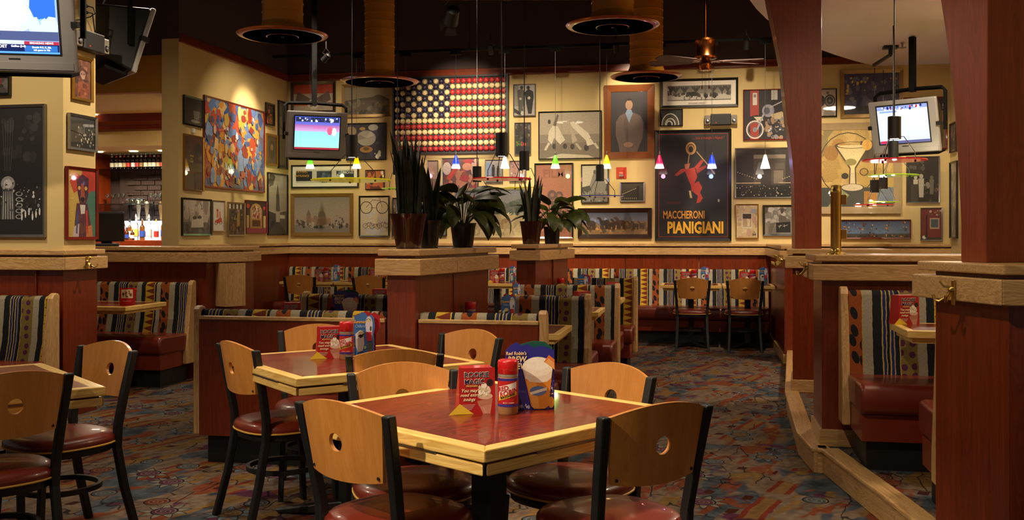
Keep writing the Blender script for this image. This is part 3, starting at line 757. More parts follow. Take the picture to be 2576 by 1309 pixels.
for i, (a, b) in enumerate(((-5.72, -3.43), (-3.38, -1.13), (-1.08, .79))):
    bench(('striped banquette section in the left corner of the back wall', 'striped banquette section behind the planter piers', 'striped banquette section at the right end of the back wall')[i], a, b, 13.2, -1, ends='' if i < 2 else 'r', seat=.52, ph=(.46, .3, None)[i], pe=(None, None, .12)[i])
# light wood box on the corner of the left half wall
t = thing('wooden_bin', 'pale wooden box fixed to the angled end of the left half wall', 'box', (-4.535, 8.88, .69), math.atan2(.38, .19))
part('front', B(-.11, .11, -.17, -.155, 0, .41), 'oak_z', t); part('rear', B(-.11, .11, -.016, -.001, 0, .41), 'oak_z', t)
part('side', B(-.11, -.095, -.155, -.016, 0, .41), 'oak_z', t); part('side', B(.095, .11, -.155, -.016, 0, .41), 'oak_z', t)
part('bottom', B(-.095, .095, -.155, -.016, 0, .02), 'oak_x', t)
# ---------------------------------------------------------------- table top cards, boxes and bottles
def wrap(me, Rr, off=0.0):
    for v in me.vertices:
        a = v.co.x/Rr; r = Rr+off-v.co.y; v.co.x, v.co.y = r*math.sin(a), -r*math.cos(a)
    return me
def face_letter(t, size, c, parent, x, y, z, outline=None, **k):
    if outline:
        letter(t, size, outline, parent, (x, y+.0004, z), bold=size*.035, **k)
    letter(t, size, c, parent, (x, y-.0004, z), **k)
def make_rookie():
    t = thing('milkshake_box', 'x', 'box'); D = .045; H = .155
    part('box_body', MB().add([(-.064,-D,0),(.06,-D,0),(.053,-D*.86,H),(-.052,-D*.86,H),(-.064,D,0),(.06,D,0),(.053,D*.86,H),(-.052,D*.86,H)],
         [(0,1,2,3),(1,5,6,2),(5,4,7,6),(4,0,3,7),(3,2,6,7),(0,4,5,1)]), 'card_red', t)
    part('box_flap', MB().prism([(-.064,-D-.001), (-.015,-D-.002), (-.10,-D-.006)], 0, .002).add([(-.10,-D-.006,.001),(-.015,-D-.003,.001),(-.062,-D-.001,.036)], [(0,1,2)]), 'card_yellow', t)
    f = link('front_print', None, t, (0, -D-.0004, 0)); f.rotation_euler = (-.04, 0, 0)
    me = paint(.124, .155, [('p', [(.50,.72),(.93,.66),(.86,1),(.66,1)], 'c98a72'), ('p', [(.50,.72),(.93,.66),(.905,.80),(.55,.84)], 'b87a60'),
        ('l', .66, .85, .74, .99, .01, 'dba893'), ('e', .86, .33, .1, .085, '2c1a18'), ('o', .86, .33, .1, .085, .2, '4a302a'), ('e', .72, .62, .21, .07, 'e0b8a0'),
        ('e', .70, .50, .18, .12, 'ece2c8'), ('n', 26, .56, .42, .84, .60, .05, ['fbf4e2', 'e2d2b0', 'd8c9a0', 'f4ead4']), ('e', .69, .39, .08, .06, 'f6eedb')] +
        [('l', .07, .80+.032*i, .44-.03*i, .80+.032*i, .006, 'd8b0a0') for i in range(4)], base='b01c1e', name='front_print')
    bpy.data.objects.remove(f)
    f = print_obj('front_print', me, 'print_card', t, (-.002, -D-.0006, 0), (-.04, 0, 0))
    me2 = paint(.07, .13, [('r', .08, .42, .92, .92, 'd9b56a'), ('r', .12, .45, .88, .89, '5a2a16'), ('n', 22, .18, .5, .82, .85, .16, ['b8782e', 'd8a050', '8a3c1c', 'e8d0a0']), ('r', .2, .1, .8, .2, '8a1414'), ('r', .25, .26, .75, .34, '7a1010')], base='a8181a', name='side_print')
    print_obj('side_print', me2, 'print_card', t, (.0585, 0, .006), (-.045, 0, math.pi/2))
    y = -D-.0006
    for txt, sz, z, c, ol, sh, x in (('ROOKIE', .0245, .131, '141a4a', 'e8e0c8', 0, -.004), ('MAGIC', .0235, .108, '141a4a', 'e8e0c8', 0, -.011), ('MILKSHAKE', .008, .094, 'e8c86a', None, 0, -.02),
                                     ('You may', .0165, .079, 'f0e4b8', None, .35, -.03), ('need extra', .0155, .064, 'f0e4b8', None, .35, -.028), ('innings', .0155, .049, 'f0e4b8', None, .35, -.03)):
        yy = y+.006*z/.155
        if ol: letter(txt, sz, ol, t, (x, yy-.0006, z), bold=sz*.05, sx=.95)
        letter(txt, sz, c, t, (x, yy-.0014, z), shear=sh, sx=.95, bold=sz*.008)
    return t
def make_seasoning():
    t = thing('seasoning_bottle', 'x', 'bottle'); r = .035
    part('jar', MB().lathe([(.0, 0), (.03, 0), (r-.001, .006), (r-.001, .125), (r-.003, .132), (.030, .136)], 32), 'spice', t, 50)
    lb_ = part('label_band', MB().lathe([(r, .028), (r, .122)], 32), 'card_red', t, True)
    for z in (.028, .115): part('label_stripe', MB().lathe([(r+.0004, z), (r+.0004, z+.008)], 32), 'card_blue', lb_, True)
    part('cap', MB().lathe([(.0335, .136), (.0352, .138), (.0352, .176), (.033, .182), (.028, .184), (0, .184)], 36), 'cap_red', t, 50)
    part('neck_ring', MB().lathe([(.0345, .1285), (.0345, .136)], 32), 'clear_plastic', t, True)
    m = MB(); N = 14
    def strip(x0, x1, f0, f1, y):
        vs = []; fs = []
        for i in range(N+1):
            x = x0+(x1-x0)*i/N; k = i/N; vs += [(x, y, f0(k)), (x, y, f1(k))]
        for i in range(N): fs.append((2*i, 2*i+2, 2*i+3, 2*i+1))
        return MB().add(vs, fs)
    me = strip(-.034, .034, lambda k: .054+k*.024, lambda k: .094+k*.018, -.0006).mesh('logo_patch', 'plaster_white'); part('logo_patch', wrap(me, r), None, lb_)
    me = strip(-.034, .034, lambda k: .047+k*.02, lambda k: .060+k*.023, -.0009).mesh('logo_banner', 'card_yellow'); part('logo_banner', wrap(me, r), None, lb_)
    for txt, sz, x, z, c, rot in (('RED', .021, -.016, .088, 'b01018', -.25), ('ROBIN', .0225, .004, .076, 'b01018', -.3), ('SEASONING', .0098, 0, .0635, '1a1410', -.3), ('NET WT. 14 OUNCES', .004, .004, .041, 'e8c8c0', 0)):
        me = text_mesh(txt, sz, bold=sz*.02, shear=.15).copy(); me.transform(Matrix.Translation((x, -.0014, z)) @ Matrix.Rotation(rot, 4, 'Y'))
        me.materials.clear(); me.materials.append(ink(c)); part('lettering', wrap(me, r), None, lb_)
    return t
def outline_card(name, outl, mat, parent, th=.0016, y=0):
    return part(name, MB().prism_y(outl, y-th/2, y+th/2), mat, parent)
def paint_free(*a, **k):          # a print without its base rectangle
    me = paint(*a, **k); bm = bmesh.new(); bm.from_mesh(me); bm.faces.ensure_lookup_table()
    bmesh.ops.delete(bm, geom=[bm.faces[0]], context='FACES'); bm.to_mesh(me); bm.free(); return me
def make_brew():
    t = thing('drink_card', 'x', 'table card')
    o = [(-.085,0),(.082,0),(.082,.205),(.06,.215),(.03,.222),(.012,.214),(-.012,.228),(-.03,.222),(-.05,.235),(-.07,.225),(-.088,.205),(-.092,.15),(-.082,.11)]
    outline_card('front_sheet', o, 'card_blue', t)
    b = outline_card('rear_sheet', [(-.07,0),(.075,0),(.078,.21),(.05,.232),(.01,.235),(-.03,.225),(-.075,.205)], 'card_green', t, y=.035); b.rotation_euler = (.1, 0, 0)
    me = paint_free(.17, .2, [('n', 70, .05, .9, .98, .99, .03, ['b8a8d8', 'e8e0f0', '6a5ab0', '8a7ac8']), ('n', 40, .85, .5, .98, .95, .02, ['c8b8e0', '5a4aa0', 'e8b860']),
        ('e', .93, .88, .06, .1, 'e08a2a'), ('p', [(.36,.36),(.95,.36),(.88,.94),(.80,.99),(.58,.99),(.52,.94)], 'd8842e'), ('p', [(.42,.5),(.62,.5),(.68,.97),(.55,.96)], 'e8a04a'),
        ('p', [(.34,.30),(.96,.30),(.93,.46),(.85,.52),(.7,.54),(.5,.52),(.40,.46)], 'ead8c4'), ('e', .65, .26, .31, .17, 'f6ead6'), ('e', .64, .22, .24, .11, 'fbf3e4'),
        ('p', [(.78,.18),(.88,.06),(1.0,.14),(1.0,.32),(.9,.24)], 'e0783a'), ('p', [(.80,.19),(.88,.12),(.99,.2),(1.0,.32),(.9,.25)], 'f0a860'),
        ('e', .66, .68, .17, .085, '5a74b0'), ('p', [(.50,.70),(.84,.62),(.84,.67),(.50,.75)], 'e8dfc8'), ('e', .16, .72, .09, .075, '8a8ab0'), ('o', .16, .72, .09, .075, .2, 'c8c8d8'),
        ('e', .15, .9, .09, .075, '1a1a2a'), ('o', .15, .9, .09, .075, .15, 'd8d8e0')], name='front_print')
    print_obj('front_print', me, 'print_card', t, (-.003, -.0012, .002))
    for txt, sz, x, z, sh, c in (("Red Robin's", .0165, -.052, .196, .1, 'e8c88a'), ('BREW', .028, -.05, .175, .15, 'ecd09a'), ('CREW', .028, -.048, .151, .15, 'ecd09a')):
        letter(txt, sz, c, t, (x, -.0042, z), shear=sh, sx=.9 if sz < .02 else .85, bold=sz*.025)
    letter('BLUE MOON', .0105, '20202a', t, (.024, -.0046, .063), (0, -.1, 0), bold=.0003)
    return t
def make_summer():
    t = thing('summer_card', 'x', 'table card')
    o = [(-.05,0),(.05,0),(.052,.08),(.048,.11),(.056,.15),(.05,.195),(.035,.208),(.018,.2),(.008,.215),(-.012,.222),(-.03,.205),(-.05,.205),(-.053,.12)]
    plain('card_sky', '3a6aa8', .4, var=.2) if 'card_sky' not in M else 0
    outline_card('front_sheet', o, 'card_sky', t)
    outline_card('rear_sheet', [(-.02,0),(.05,0),(.052,.1),(.075,.15),(.07,.2),(.045,.22),(.03,.212),(.0,.225),(-.02,.215)], 'card_red', t, y=.03)
    me = paint_free(.1, .205, [('n', 30, .02, .7, .98, .98, .07, ['2a5a9a', '6aa05a', '9ac07a', '3a7ab8']), ('p', [(.06,.52),(.5,.48),(.52,.7),(.44,.86),(.2,.9),(.08,.75)], 'bcb8b4'), ('p', [(.05,.46),(.3,.36),(.52,.42),(.4,.52),(.1,.58)], 'd8d4cc'),
        ('p', [(.2,.5),(.5,.4),(.46,.52),(.3,.56)], '26241e'), ('e', .36, .42, .12, .05, 'd8cf90'), ('e', .76, .22, .19, .2, 'd8d0e0'), ('p', [(.58,.22),(.95,.22),(.9,.62),(.66,.62)], 'd8d0e0'), ('p', [(.6,.4),(.9,.4),(.9,.62),(.66,.62)], 'c02a34'), ('e', .74, .12, .12, .04, '26241e'), ('e', .74, .13, .1, .04, 'd8cf90'), ('e', .85, .32, .05, .06, '3a5a2a'),
        ('p', [(.66,.66),(.95,.66),(.96,.95),(.7,.95)], '4a5a5a'), ('r', .74, .86, .88, .94, 'a82020')], name='front_print')
    print_obj('front_print', me, 'print_card', t, (0, -.0012, 0))
    letter('Summer', .0225, 'e8a848', t, (-.022, -.0042, .172), shear=.2, sx=.8, bold=.0005); letter('Chillers', .021, '8ab0e0', t, (-.021, -.0042, .15), shear=.2, sx=.75, bold=.0004)
    return t
def make_shaker():
    t = thing('salt_shaker', 'x', 'shaker')
    part('glass_body', MB().lathe([(0, 0), (.018, 0), (.02, .01), (.017, .05), (.014, .055)], 16), 'clear_plastic', t, 40); part('metal_cap', MB().lathe([(.0155, .055), (.0155, .066), (.012, .076), (0, .08)], 16), 'steel', t, 50)
    return t
def make_ketchup():
    t = thing('ketchup_bottle', 'x', 'bottle')
    part('bottle_body', MB().lathe([(0, 0), (.03, 0), (.032, .01), (.032, .09), (.026, .115), (.014, .15), (.0135, .17)], 20), 'ketchup', t, 45); part('neck_label', MB().lathe([(.0155, .15), (.0145, .17)], 20), 'cream_cap', t, True); part('cap', MB().lathe([(.0155, .17), (.0165, .172), (.0165, .192), (.014, .196), (0, .196)], 20), 'plaster_white', t, 40)
    return t
KIND = {'rookie': make_rookie, 'season': make_seasoning, 'brew': make_brew, 'summer': make_summer, 'salt': make_shaker, 'ketchup': make_ketchup}; PRO = {}
def prop(kind, loc, rotz, label, cat, group=None):
    if kind not in PRO:
        o = PRO[kind] = KIND[kind](); o.location = loc; o.rotation_euler = (0, 0, rotz); tag(o, label, cat); 
    else: o = dup(PRO[kind], loc, rotz, label)
    o['category'] = cat
    if group: o['group'] = group
    elif 'group' in o: del o['group']
    return o
def on_table(px, py, h=.765):      # photo point of a base resting at height h
    d = (EYE-h)*F_PX/(py-HY); return W((px-CX)/F_PX*d, d)
x, y = on_table(1196, 1036); prop('rookie', (x, y, .765), YAW+.22, 'red milkshake box with yellow flap on the front square table', 'box')
x, y = on_table(1278, 1041); prop('season', (x, y, .765), YAW-.05, 'red capped seasoning bottle between milkshake box and purple card on the front table', 'bottle')
x, y = on_table(1333, 1034); prop('brew', (x+.0, y+.02, .765), YAW+.12, 'purple drink card with large beer glass standing on the front square table', 'table card')
x, y = on_table(828, 900); prop('rookie', (x, y, .765), YAW+.3, 'red milkshake box standing on the second square table', 'box')
x, y = on_table(872, 904); prop('season', (x, y, .765), YAW-.05, 'red capped seasoning bottle on the second square table', 'bottle')
x, y = on_table(916, 897); prop('summer', (x, y, .765), YAW-.15, 'blue drink card with frozen cocktails on the second square table', 'table card')
# booth tables
for px, d, kind, rz, lb, cat in ((735, 6.62, 'rookie', .1, 'red milkshake box rising over the left wood booth panel', 'box'), (872, 6.7, 'brew', 0, 'purple drink card rising over the left wood booth panel', 'table card'),
        (1155, 6.35, 'ketchup', 0, 'ketchup bottle with white cap beside the pier behind the right wood panel', 'bottle'), (1183, 6.28, 'season', 0, 'red capped seasoning bottle behind the right wood panel', 'bottle'), (1181, 6.1, 'salt', 0, 'small salt shaker in front of the seasoning bottle behind the right wood panel', 'shaker'),
        (1279, 6.45, 'summer', .5, 'blue drink card seen at an angle rising over the right wood panel', 'table card'),
        (1300, 8.1, 'summer', .9, 'drink card with red rear sheet behind the first aisle booth back', 'table card'), (1463, 7.95, 'rookie', .5, 'pale milkshake box on the booth table of the second aisle bay', 'box'),
        (1467, 9.75, 'summer', 0, 'wide summer drink card on the third aisle booth table', 'table card'), (1410, 9.7, 'season', 0, 'seasoning bottle beside the farther planter pier on the third aisle booth table', 'bottle'), (1540, 9.5, 'rookie', .1, 'milkshake box with lit top on the third aisle booth table', 'box'),
        (957, 8.3, 'rookie', 0, 'red milkshake box behind the low striped booth back', 'box')):
    X = (px-CX)/F_PX*d; x, y = W(X, d); prop(kind, (x, y, .765), YAW+rz, lb, cat)
# banquette tables: the same little set on each
for k, (u, wh) in enumerate(((-.10, 'beside the open aisle'), (.60, 'next to the wall stub'), (-4.86, 'in the far left corner'), (-4.10, 'partly behind the pier'), (-2.5, 'between the two piers'))):
    prop('rookie', (u-.10, 12.36, .765), .2, 'small milkshake box on the banquette table '+wh, 'box'); prop('season', (u, 12.33, .765), 0, 'seasoning bottle on the banquette table '+wh, 'bottle')
    prop('summer', (u+.13, 12.37, .765), .9 if u < -1 else .3, 'upright drink card on the banquette table '+wh, 'table card')
x, y = W((2275-CX)/F_PX*5.3, 5.3); o = prop('rookie', (x, y, .765+PLAT), YAW+.25, 'red milkshake box on the raised booth table', 'box')
# red sign card on the far left booth table
x, y = on_table(320, 768); t = thing('menu_card', 'red card with a small food picture on the far left booth table', 'table card', (x, y, .765), YAW)
part('sheet', B(-.065, .065, -.0015, .0015, 0, .15), 'card_red', t); print_obj('front_print', paint(.1, .075, [('n', 20, .1, .2, .9, .9, .12, ['8a4a2a', 'd8b080', 'c89050', '4a2a1a'])], 'e8d8b0', 4), 'print_card', t, (0, -.0022, .06)); letter('Just grab a bite', .011, 'e8c8b0', t, (0, -.002, .035), shear=.3)
part('rear_sheet', B(-.065, .065, .0, .003, 0, .15), 'card_red', t).rotation_euler = (-.25, 0, 0)
# ---------------------------------------------------------------- brass coat hooks
def hook(label, loc, rotz):
    t = thing('coat_hook', label, 'hook', loc, rotz)
    part('plate', B(-.012, .012, -.006, 0, -.05, .05), 'brass', t, bevel=.004); part('boss', MB().lathe([(.014, 0), (.012, .012), (.006, .02)], 14).xf(Matrix.Translation((0, -.004, .01)) @ Matrix.Rotation(math.pi/2, 4, 'X')), 'brass', t, 40)
    for s in (-1, 1): part('prong', MB().tube([(0, -.01, .005), (s*.008, -.03, -.02), (s*.02, -.05, -.035), (s*.035, -.06, -.03), (s*.042, -.062, -.01)], [.006, .006, .006, .006, .007], 8), 'brass', t, True)
    part('upper_prong', MB().tube([(0, -.01, .02), (-.012, -.035, .025), (-.022, -.045, .045)], [.006, .005, .007], 8), 'brass', t, True)
    return t
a = math.atan2(3.93-4.36, 1.11-.95)
hook('brass double coat hook on the oak board of the wide pillar base', (.978-.01, 4.135, ZB0+.035), a)
hook('brass double coat hook on the oak board of the column base', (-4.61, 6.80, ZB0+.05), math.pi/2)
hook('brass double coat hook on the end of the half wall with the glass screen', (.632, 6.27, ZB0+.05), -math.pi/2)
for k in range(4): hook('brass coat hook in the row on the pillar base by the aisle', (.632, 8.16+k*.11, ZB0+.05), -math.pi/2)['group'] = 'row of hooks by the aisle'
# ---------------------------------------------------------------- glass screen on the right half wall
p = P_back(2105, 640, 6.2); t = thing('glass_screen_post', 'polished brass post standing on the right half wall', 'post', (p[0], 6.24, 1.255))
part('tube', MB().lathe([(.031, 0), (.031, .36), (.034, .365), (.034, .385), (.031, .39), (.031, .415), (0, .42)], 28), 'brass', t, 40); part('base_flange', MB().lathe([(.062, 0), (.06, .006), (.034, .012), (.034, .03), (.031, .034)], 28), 'brass', t, 40)
for z in (.12, .33): part('clip', B(.03, .062, -.012, .012, z-.03, z+.03), 'brass', t, bevel=.004)
g0 = p[0]+.045; pts = [(0, .0), (1.9, 0), (1.9, .46), (.05, .46), (.02, .45), (.005, .43), (0, .4)]
tag(part('glass_screen', MB().prism_y(pts, -.004, .004), 'pane', loc=(g0, 6.24, 1.285)), 'clear glass screen beside the brass post on the right half wall', 'glass screen')
# ---------------------------------------------------------------- plants
def leaf_strip(m, pts, widths, fold=.25, side=None):
    """blade along points; widths per point"""
    pts = [Vector(p) for p in pts]; n = len(pts); vs = []; fs = []
    for i, p in enumerate(pts):
        t = (pts[min(i+1,n-1)]-pts[max(i-1,0)]).normalized(); s = side if side is not None else t.cross(Vector((0,0,1)))
        s = (s-t*s.dot(t)).normalized(); nrm = s.cross(t).normalized(); w_ = widths[i]
        vs += [p-s*w_+nrm*w_*fold, p, p+s*w_+nrm*w_*fold]
    for i in range(n-1):
        for k in (0, 1): fs.append((i*3+k, i*3+k+1, i*3+4+k, i*3+3+k))
    return m.add(vs, fs)
def pot(t, r0, r1, h, mat):
    part('pot', MB().lathe([(0, 0), (r0, 0), (r0+(r1-r0)*.75, h*.82), (r1, h*.95), (r1+.004, h), (r1-.008, h), (r1-.014, h*.9), (0, h*.88)], 32), mat, t, 40)
    part('soil', MB().lathe([(r1-.014, 0), (0, .004)], 24, (0, 0, h*.9)), 'soil', t)
def snake(label, loc, r0, r1, h, n, hmax, seed, mat='pot_brown', lean=0, spread=.3):
    t = thing('snake_plant', label, 'plant', loc); pot(t, r0, r1, h, mat); rnd = random.Random(seed)
    for k in range(n):
        a = rnd.uniform(0, 6.28); rr = r1*.6*math.sqrt(rnd.random()); L = hmax*rnd.uniform(.5, 1.0); x0, y0 = rr*math.cos(a), rr*math.sin(a)
        ox, oy = spread*rr/r1*math.cos(a)*L*.6+rnd.uniform(-.03,.03)+lean*L, spread*rr/r1*math.sin(a)*L; pts = []; wd = []
        for i in range(8):
            f = i/7; pts.append((x0+ox*f*f, y0+oy*f*f, h*.85+L*f)); wd.append(max(.0008, (.016+.011*math.sin(min(1, f*1.5)*1.57))*(1-f**3)*rnd.uniform(.9, 1.1)))
        th = rnd.uniform(0, 3.14)
        part('leaf', leaf_strip(MB(), pts, wd, .35, Vector((math.cos(th), math.sin(th)*.6, 0))), 'leaf_snake', t, True)
    return t
def lily(label, loc, r0, r1, h, n, reach, seed, up=.35):
    t = thing('peace_lily', label, 'plant', loc); pot(t, r0, r1, h, 'pot_black'); rnd = random.Random(seed)
    for k in range(n):
        a = 2.399*k+rnd.uniform(-.3,.3); el = rnd.uniform(.15, 1.0) if k > n*.25 else rnd.uniform(1.0, 1.4); L = reach*rnd.uniform(.75, 1.1); ca, sa = math.cos(a), math.sin(a)
        st = L*.45; bl = L*.72; bx, bz = .02, h*.88; ex, ez = bx+st*math.cos(el), bz+st*math.sin(el)+up*.12
        sm = MB().tube([(bx*ca, bx*sa, bz), ((bx+ex)/2*.9*ca, (bx+ex)/2*.9*sa, (bz+ez)/2+.015), (ex*ca, ex*sa, ez)], .003, 5)
        part('stem', sm, 'leaf_lily', t)
        pts = []; wd = []; drop = rnd.uniform(.6, 1.5); roll = rnd.uniform(-.9, .9)
        for i in range(9):
            f = i/8; an = el*.7 - f*drop*1.5; 
            if i == 0: px_, pz_ = ex, ez
            else: px_ += bl/8*math.cos(an); pz_ += bl/8*math.sin(an)
            pts.append((px_*ca, px_*sa, max(pz_, .01))); wd.append(max(.001, bl*.23*math.sin(math.pi*(f**.8))**.8 if f < 1 else .001))
        part('leaf', leaf_strip(MB(), pts, wd, .22, Vector((-sa, ca, 0))*math.cos(roll)+Vector((0, 0, 1))*math.sin(roll)), 'leaf_lily', t, True)
    return t
snake('tall snake plant in a glazed brown pot on the nearer pier', (-1.69, 5.58, 1.29), .072, .108, .205, 34, .56, 5, spread=.35)
snake('dark snake plant in a black pot behind the brown pot on the nearer pier', (-1.635, 5.83, 1.29), .052, .07, .17, 9, .40, 8, 'pot_black')
lily('broad leaved peace lily in a black pot on the nearer pier', (-1.55, 6.35, 1.29), .065, .086, .16, 40, .36, 11)
snake('short snake plant in a brown pot on the farther pier', (-1.585, 9.2, 1.285), .078, .108, .215, 18, .50, 13, spread=.4)
lily('small peace lily in a black pot on the farther pier', (-1.47, 9.75, 1.285), .07, .085, .17, 34, .40, 17)
# ---------------------------------------------------------------- hanging lamps
V_TRK = 12.65; Z_TRK = 3.79
trk = thing('track_rail', 'long black ceiling track carrying the coloured cone lamps', 'track', (-2.0, V_TRK, Z_TRK))
part('rail', B(-3.75, 4.3, -.018, .018, 0, .035), 'pole_black', trk)
for k in range(4): part('hanger', MB().tube([(-3.2+k*2.2, 0, .03), (-3.2+k*2.2, 0, Z_CEIL-Z_TRK)], .006, 6), 'black_metal', trk)
cones = ((780, 'green'), (897, 'yellow'), (1021, 'pink'), (1147, 'blue'), (1270, 'white'), (1397, 'green'), (1526, 'yellow'), (1659, 'pink'), (1791, 'blue'), (1925, 'white'))
near = ('in front of the left television', 'beside the left television', 'behind the snake plant', 'under the baseball flag', 'by the red glass disc', 'in front of the film poster', 'below the large portrait', 'at the edge of the pasta poster', 'in front of the pasta poster', 'in front of the night arch photo')
for (px, c), nr in zip(cones, near):
    p = P_back(px, 424, V_TRK); zt = p[2]
    t = thing('cone_pendant', '%s glass cone lamp hanging %s' % (c, nr), 'lamp', (p[0], V_TRK, zt), 0, 'cone lamps along the back wall')
    part('shade', MB().lathe([(.056, 0), (.058, .004), (.016, .165), (.012, .172), (.0, .175)], 24), 'cone_'+c, t, 40)
    part('socket', MB().lathe([(.009, .172), (.011, .18), (.006, .215), (.003, .22)], 12), 'steel', t, 40)
    part('cord', MB().tube([(0, 0, .21), (0, 0, Z_TRK-zt-.02)], .0025, 6), 'steel', t)
    part('canopy', B(-.075, .075, -.02, .02, Z_TRK-zt-.045, Z_TRK-zt), 'pole_black', t)
    lc = {'green': (.6, 1, .3), 'yellow': (1, .7, .2), 'pink': (1, .3, .4), 'blue': (.3, .4, 1), 'white': (1, .9, .75)}[c]
    lamp_point('cone_light', (p[0], V_TRK, zt-.03), 2.5, lc, .03)
def disc_pendant(px, y_cyl0, y_cyl1, y_disc, d, wpx, c, label, z_top, cyl_r=None):
    p = P_dep(px, y_disc, d); t = thing('disc_pendant', label, 'lamp', p, 0, 'glass disc lamps over the booths'); k = d/F_PX
    zc0, zc1 = (y_disc-y_cyl1)*k, (y_disc-y_cyl0)*k; r = cyl_r or .052; R_d = wpx*k/2
    part('cylinder', MB().lathe([(r*.92, zc0+.01), (r, zc0), (r, zc1-.004), (r-.006, zc1), (0, zc1)], 24), 'black_metal', t, 40)
    part('lit_rim', MB().lathe([(0, zc0+.006), (r*.92, zc0+.006), (r*.93, zc0+.012)], 24), 'lamp_rim', t)
    part('glass_disc', MB().lathe([(R_d*.98, 0), (R_d, .005), (R_d*.98, .01), (.0, .012)], 40), 'disc_'+c, t, 30)
    for j in range(3):
        a = 2.0+2.094*j; ca, sa = math.cos(a), math.sin(a); q = R_d*.62
        part('rod', MB().tube([(r*ca, r*sa, zc0+.02), ((r+.02)*ca, (r+.02)*sa, zc0+.02), (q*ca, q*sa, zc0*.35), (q*ca, q*sa, -.005)], .0035, 6), 'black_metal', t)
        part('knob', MB().lathe([(.009, 0), (.009, .01), (.0, .013)], 10, (q*ca, q*sa, -.01)), 'black_metal', t)
    part('cord', MB().tube([(0, 0, zc1), (0, 0, z_top-p[2])], .005, 6), 'cord_black', t)
    lamp_spot('disc_light', (p[0], p[1], p[2]+zc0-.01), (p[0], p[1], 0), 8, 110, .6)
    if px > 2000: lamp_point('disc_glow', (p[0], p[1], p[2]+.03), 5, (1, .75, .6), .04)  # added point lamp, stands in for light bounced up to the white ceiling
    return t
disc_pendant(885, 340, 397, 455, 8.6, 206, 'yellow', 'black cylinder lamp with wide yellow glass disc below the left television', Z_CEIL)
disc_pendant(1262, 335, 394, 452, 8.5, 152, 'red', 'black cylinder lamp with red glass disc above the peace lily', Z_CEIL)
disc_pendant(1319, 381, 429, 475, 10.2, 104, 'yellow', 'black cylinder lamp with narrow yellow glass disc above the farther pier', Z_CEIL)
disc_pendant(1509, 415, 456, 495, 12.0, 122, 'blue', 'black cylinder lamp with smoky blue glass disc in front of the horse photo', Z_CEIL)
disc_pendant(1200, 419, 458, 500, 11.4, 120, 'red', 'plain black cylinder lamp half hidden behind the peace lily', Z_CEIL)
disc_pendant(1000, 415, 440, 476, 11.0, 80, 'green', 'black cylinder lamp with green glass disc behind the snake plant', Z_CEIL)
disc_pendant(2250, 293, 350, 405, 8.1, 158, 'red', 'black cylinder lamp with red glass disc in front of the right television', 3.53)
disc_pendant(2247, 355, 404, 443, 10.2, 125, 'green', 'black cylinder lamp with green glass disc under the right television', 3.53)
disc_pendant(2200, 453, 485, 517, 12.0, 100, 'red', 'far small cylinder lamp with red glass disc before the cocktail picture', 3.4)
disc_pendant(2222, 447, 476, 510, 12.15, 82, 'green', 'far small cylinder lamp with green glass disc before the cocktail picture', 3.4)
p0, p1 = P_dep(2198, 166, 12.0), P_dep(2240, 120, 11.3)
t = thing('track_bar', 'short black track bar under the white ceiling carrying two far lamps', 'track', (p1[0], p1[1], 3.4))
part('bar', MB().tube([(p0[0]-p1[0], p0[1]-p1[1], .03), (0, 0, .03)], .022, 4), 'black_metal', t); part('plate', B(-.08, .08, -.06, .06, .1, .13), 'black_metal', t); part('stem', B(-.02, .02, -.02, .02, .03, .1), 'black_metal', t)
x, y, z = P_dep(2250, 20, 8.2); tag(part('lamp_canopy', MB().lathe([(.02, -.12), (.028, -.11), (.028, -.02), (.07, 0)], 16), 'black_metal', loc=(x, y, 3.53)), 'black canopy on the white ceiling above the red disc lamp', 'lamp canopy')
x, y, z = P_dep(2270, 108, 11.1); t = thing('sprinkler_head', 'small steel sprinkler head on the white ceiling', 'sprinkler', (x, y, 3.53)); part('pipe', MB().lathe([(.025, 0), (.012, -.02), (.01, -.05)], 12), 'steel', t); part('deflector', MB().lathe([(0, -.06), (.045, -.058), (.045, -.054), (0, -.052)], 14), 'steel', t)
# ---------------------------------------------------------------- track spotlights
def spot_head(label, loc, aim, lit, big=False):
    t = thing('track_spotlight', label, 'spotlight', loc); s = 1.7 if big else 1.0; d_ = (Vector(aim)-Vector(loc)).normalized(); q = d_.to_track_quat('-Z', 'Y').to_matrix().to_4x4()
    part('can', MB().lathe([(.035*s, -.06*s), (.04*s, -.055*s), (.034*s, .05*s), (.02*s, .06*s), (0, .062*s)], 16).xf(q), 'black_metal', t, 40)
    part('lens', MB().lathe([(0, -.05*s), (.033*s, -.052*s)], 16).xf(q), 'bulb' if lit else 'steel', t)
    part('yoke', MB().tube([(0, 0, .03*s), (.045*s, 0, .06*s), (0, 0, .12*s), (-.045*s, 0, .06*s), (0, 0, .03*s)], .005, 6), 'black_metal', t); part('stem', MB().tube([(0, 0, .11*s), (0, 0, .2*s)], .01*s, 8), 'black_metal', t)
    if big:
        for k, (ax, ay) in enumerate(((1, 0), (-1, 0), (0, 1), (0, -1))):
            a, b = .075, .04; base = [(ax*.06-ay*b, ay*.06+ax*b, -.1), (ax*.06+ay*b, ay*.06-ax*b, -.1), (ax*.095+ay*a*.8, ay*.095-ax*a*.8, -.17), (ax*.095-ay*a*.8, ay*.095+ax*a*.8, -.17)]
            part('barn_door', MB().add(base, [(0,1,2,3)]).xf(q), 'steel' if k < 2 else 'black_metal', t)
    return t
spot_head('lit track spotlight above the left television', P_dep(820, 145, 12.25), (U_LEFT, 12.0, 2.6), True)
spot_head('lit track spotlight above the large portrait', P_back(1550, 120, 12.6), (-1.0, V_WALL, 2.6), True)
spot_head('lit track spotlight left of the flared pillar', P_back(1878, 112, 12.6), (.5, V_WALL, 2.2), True)
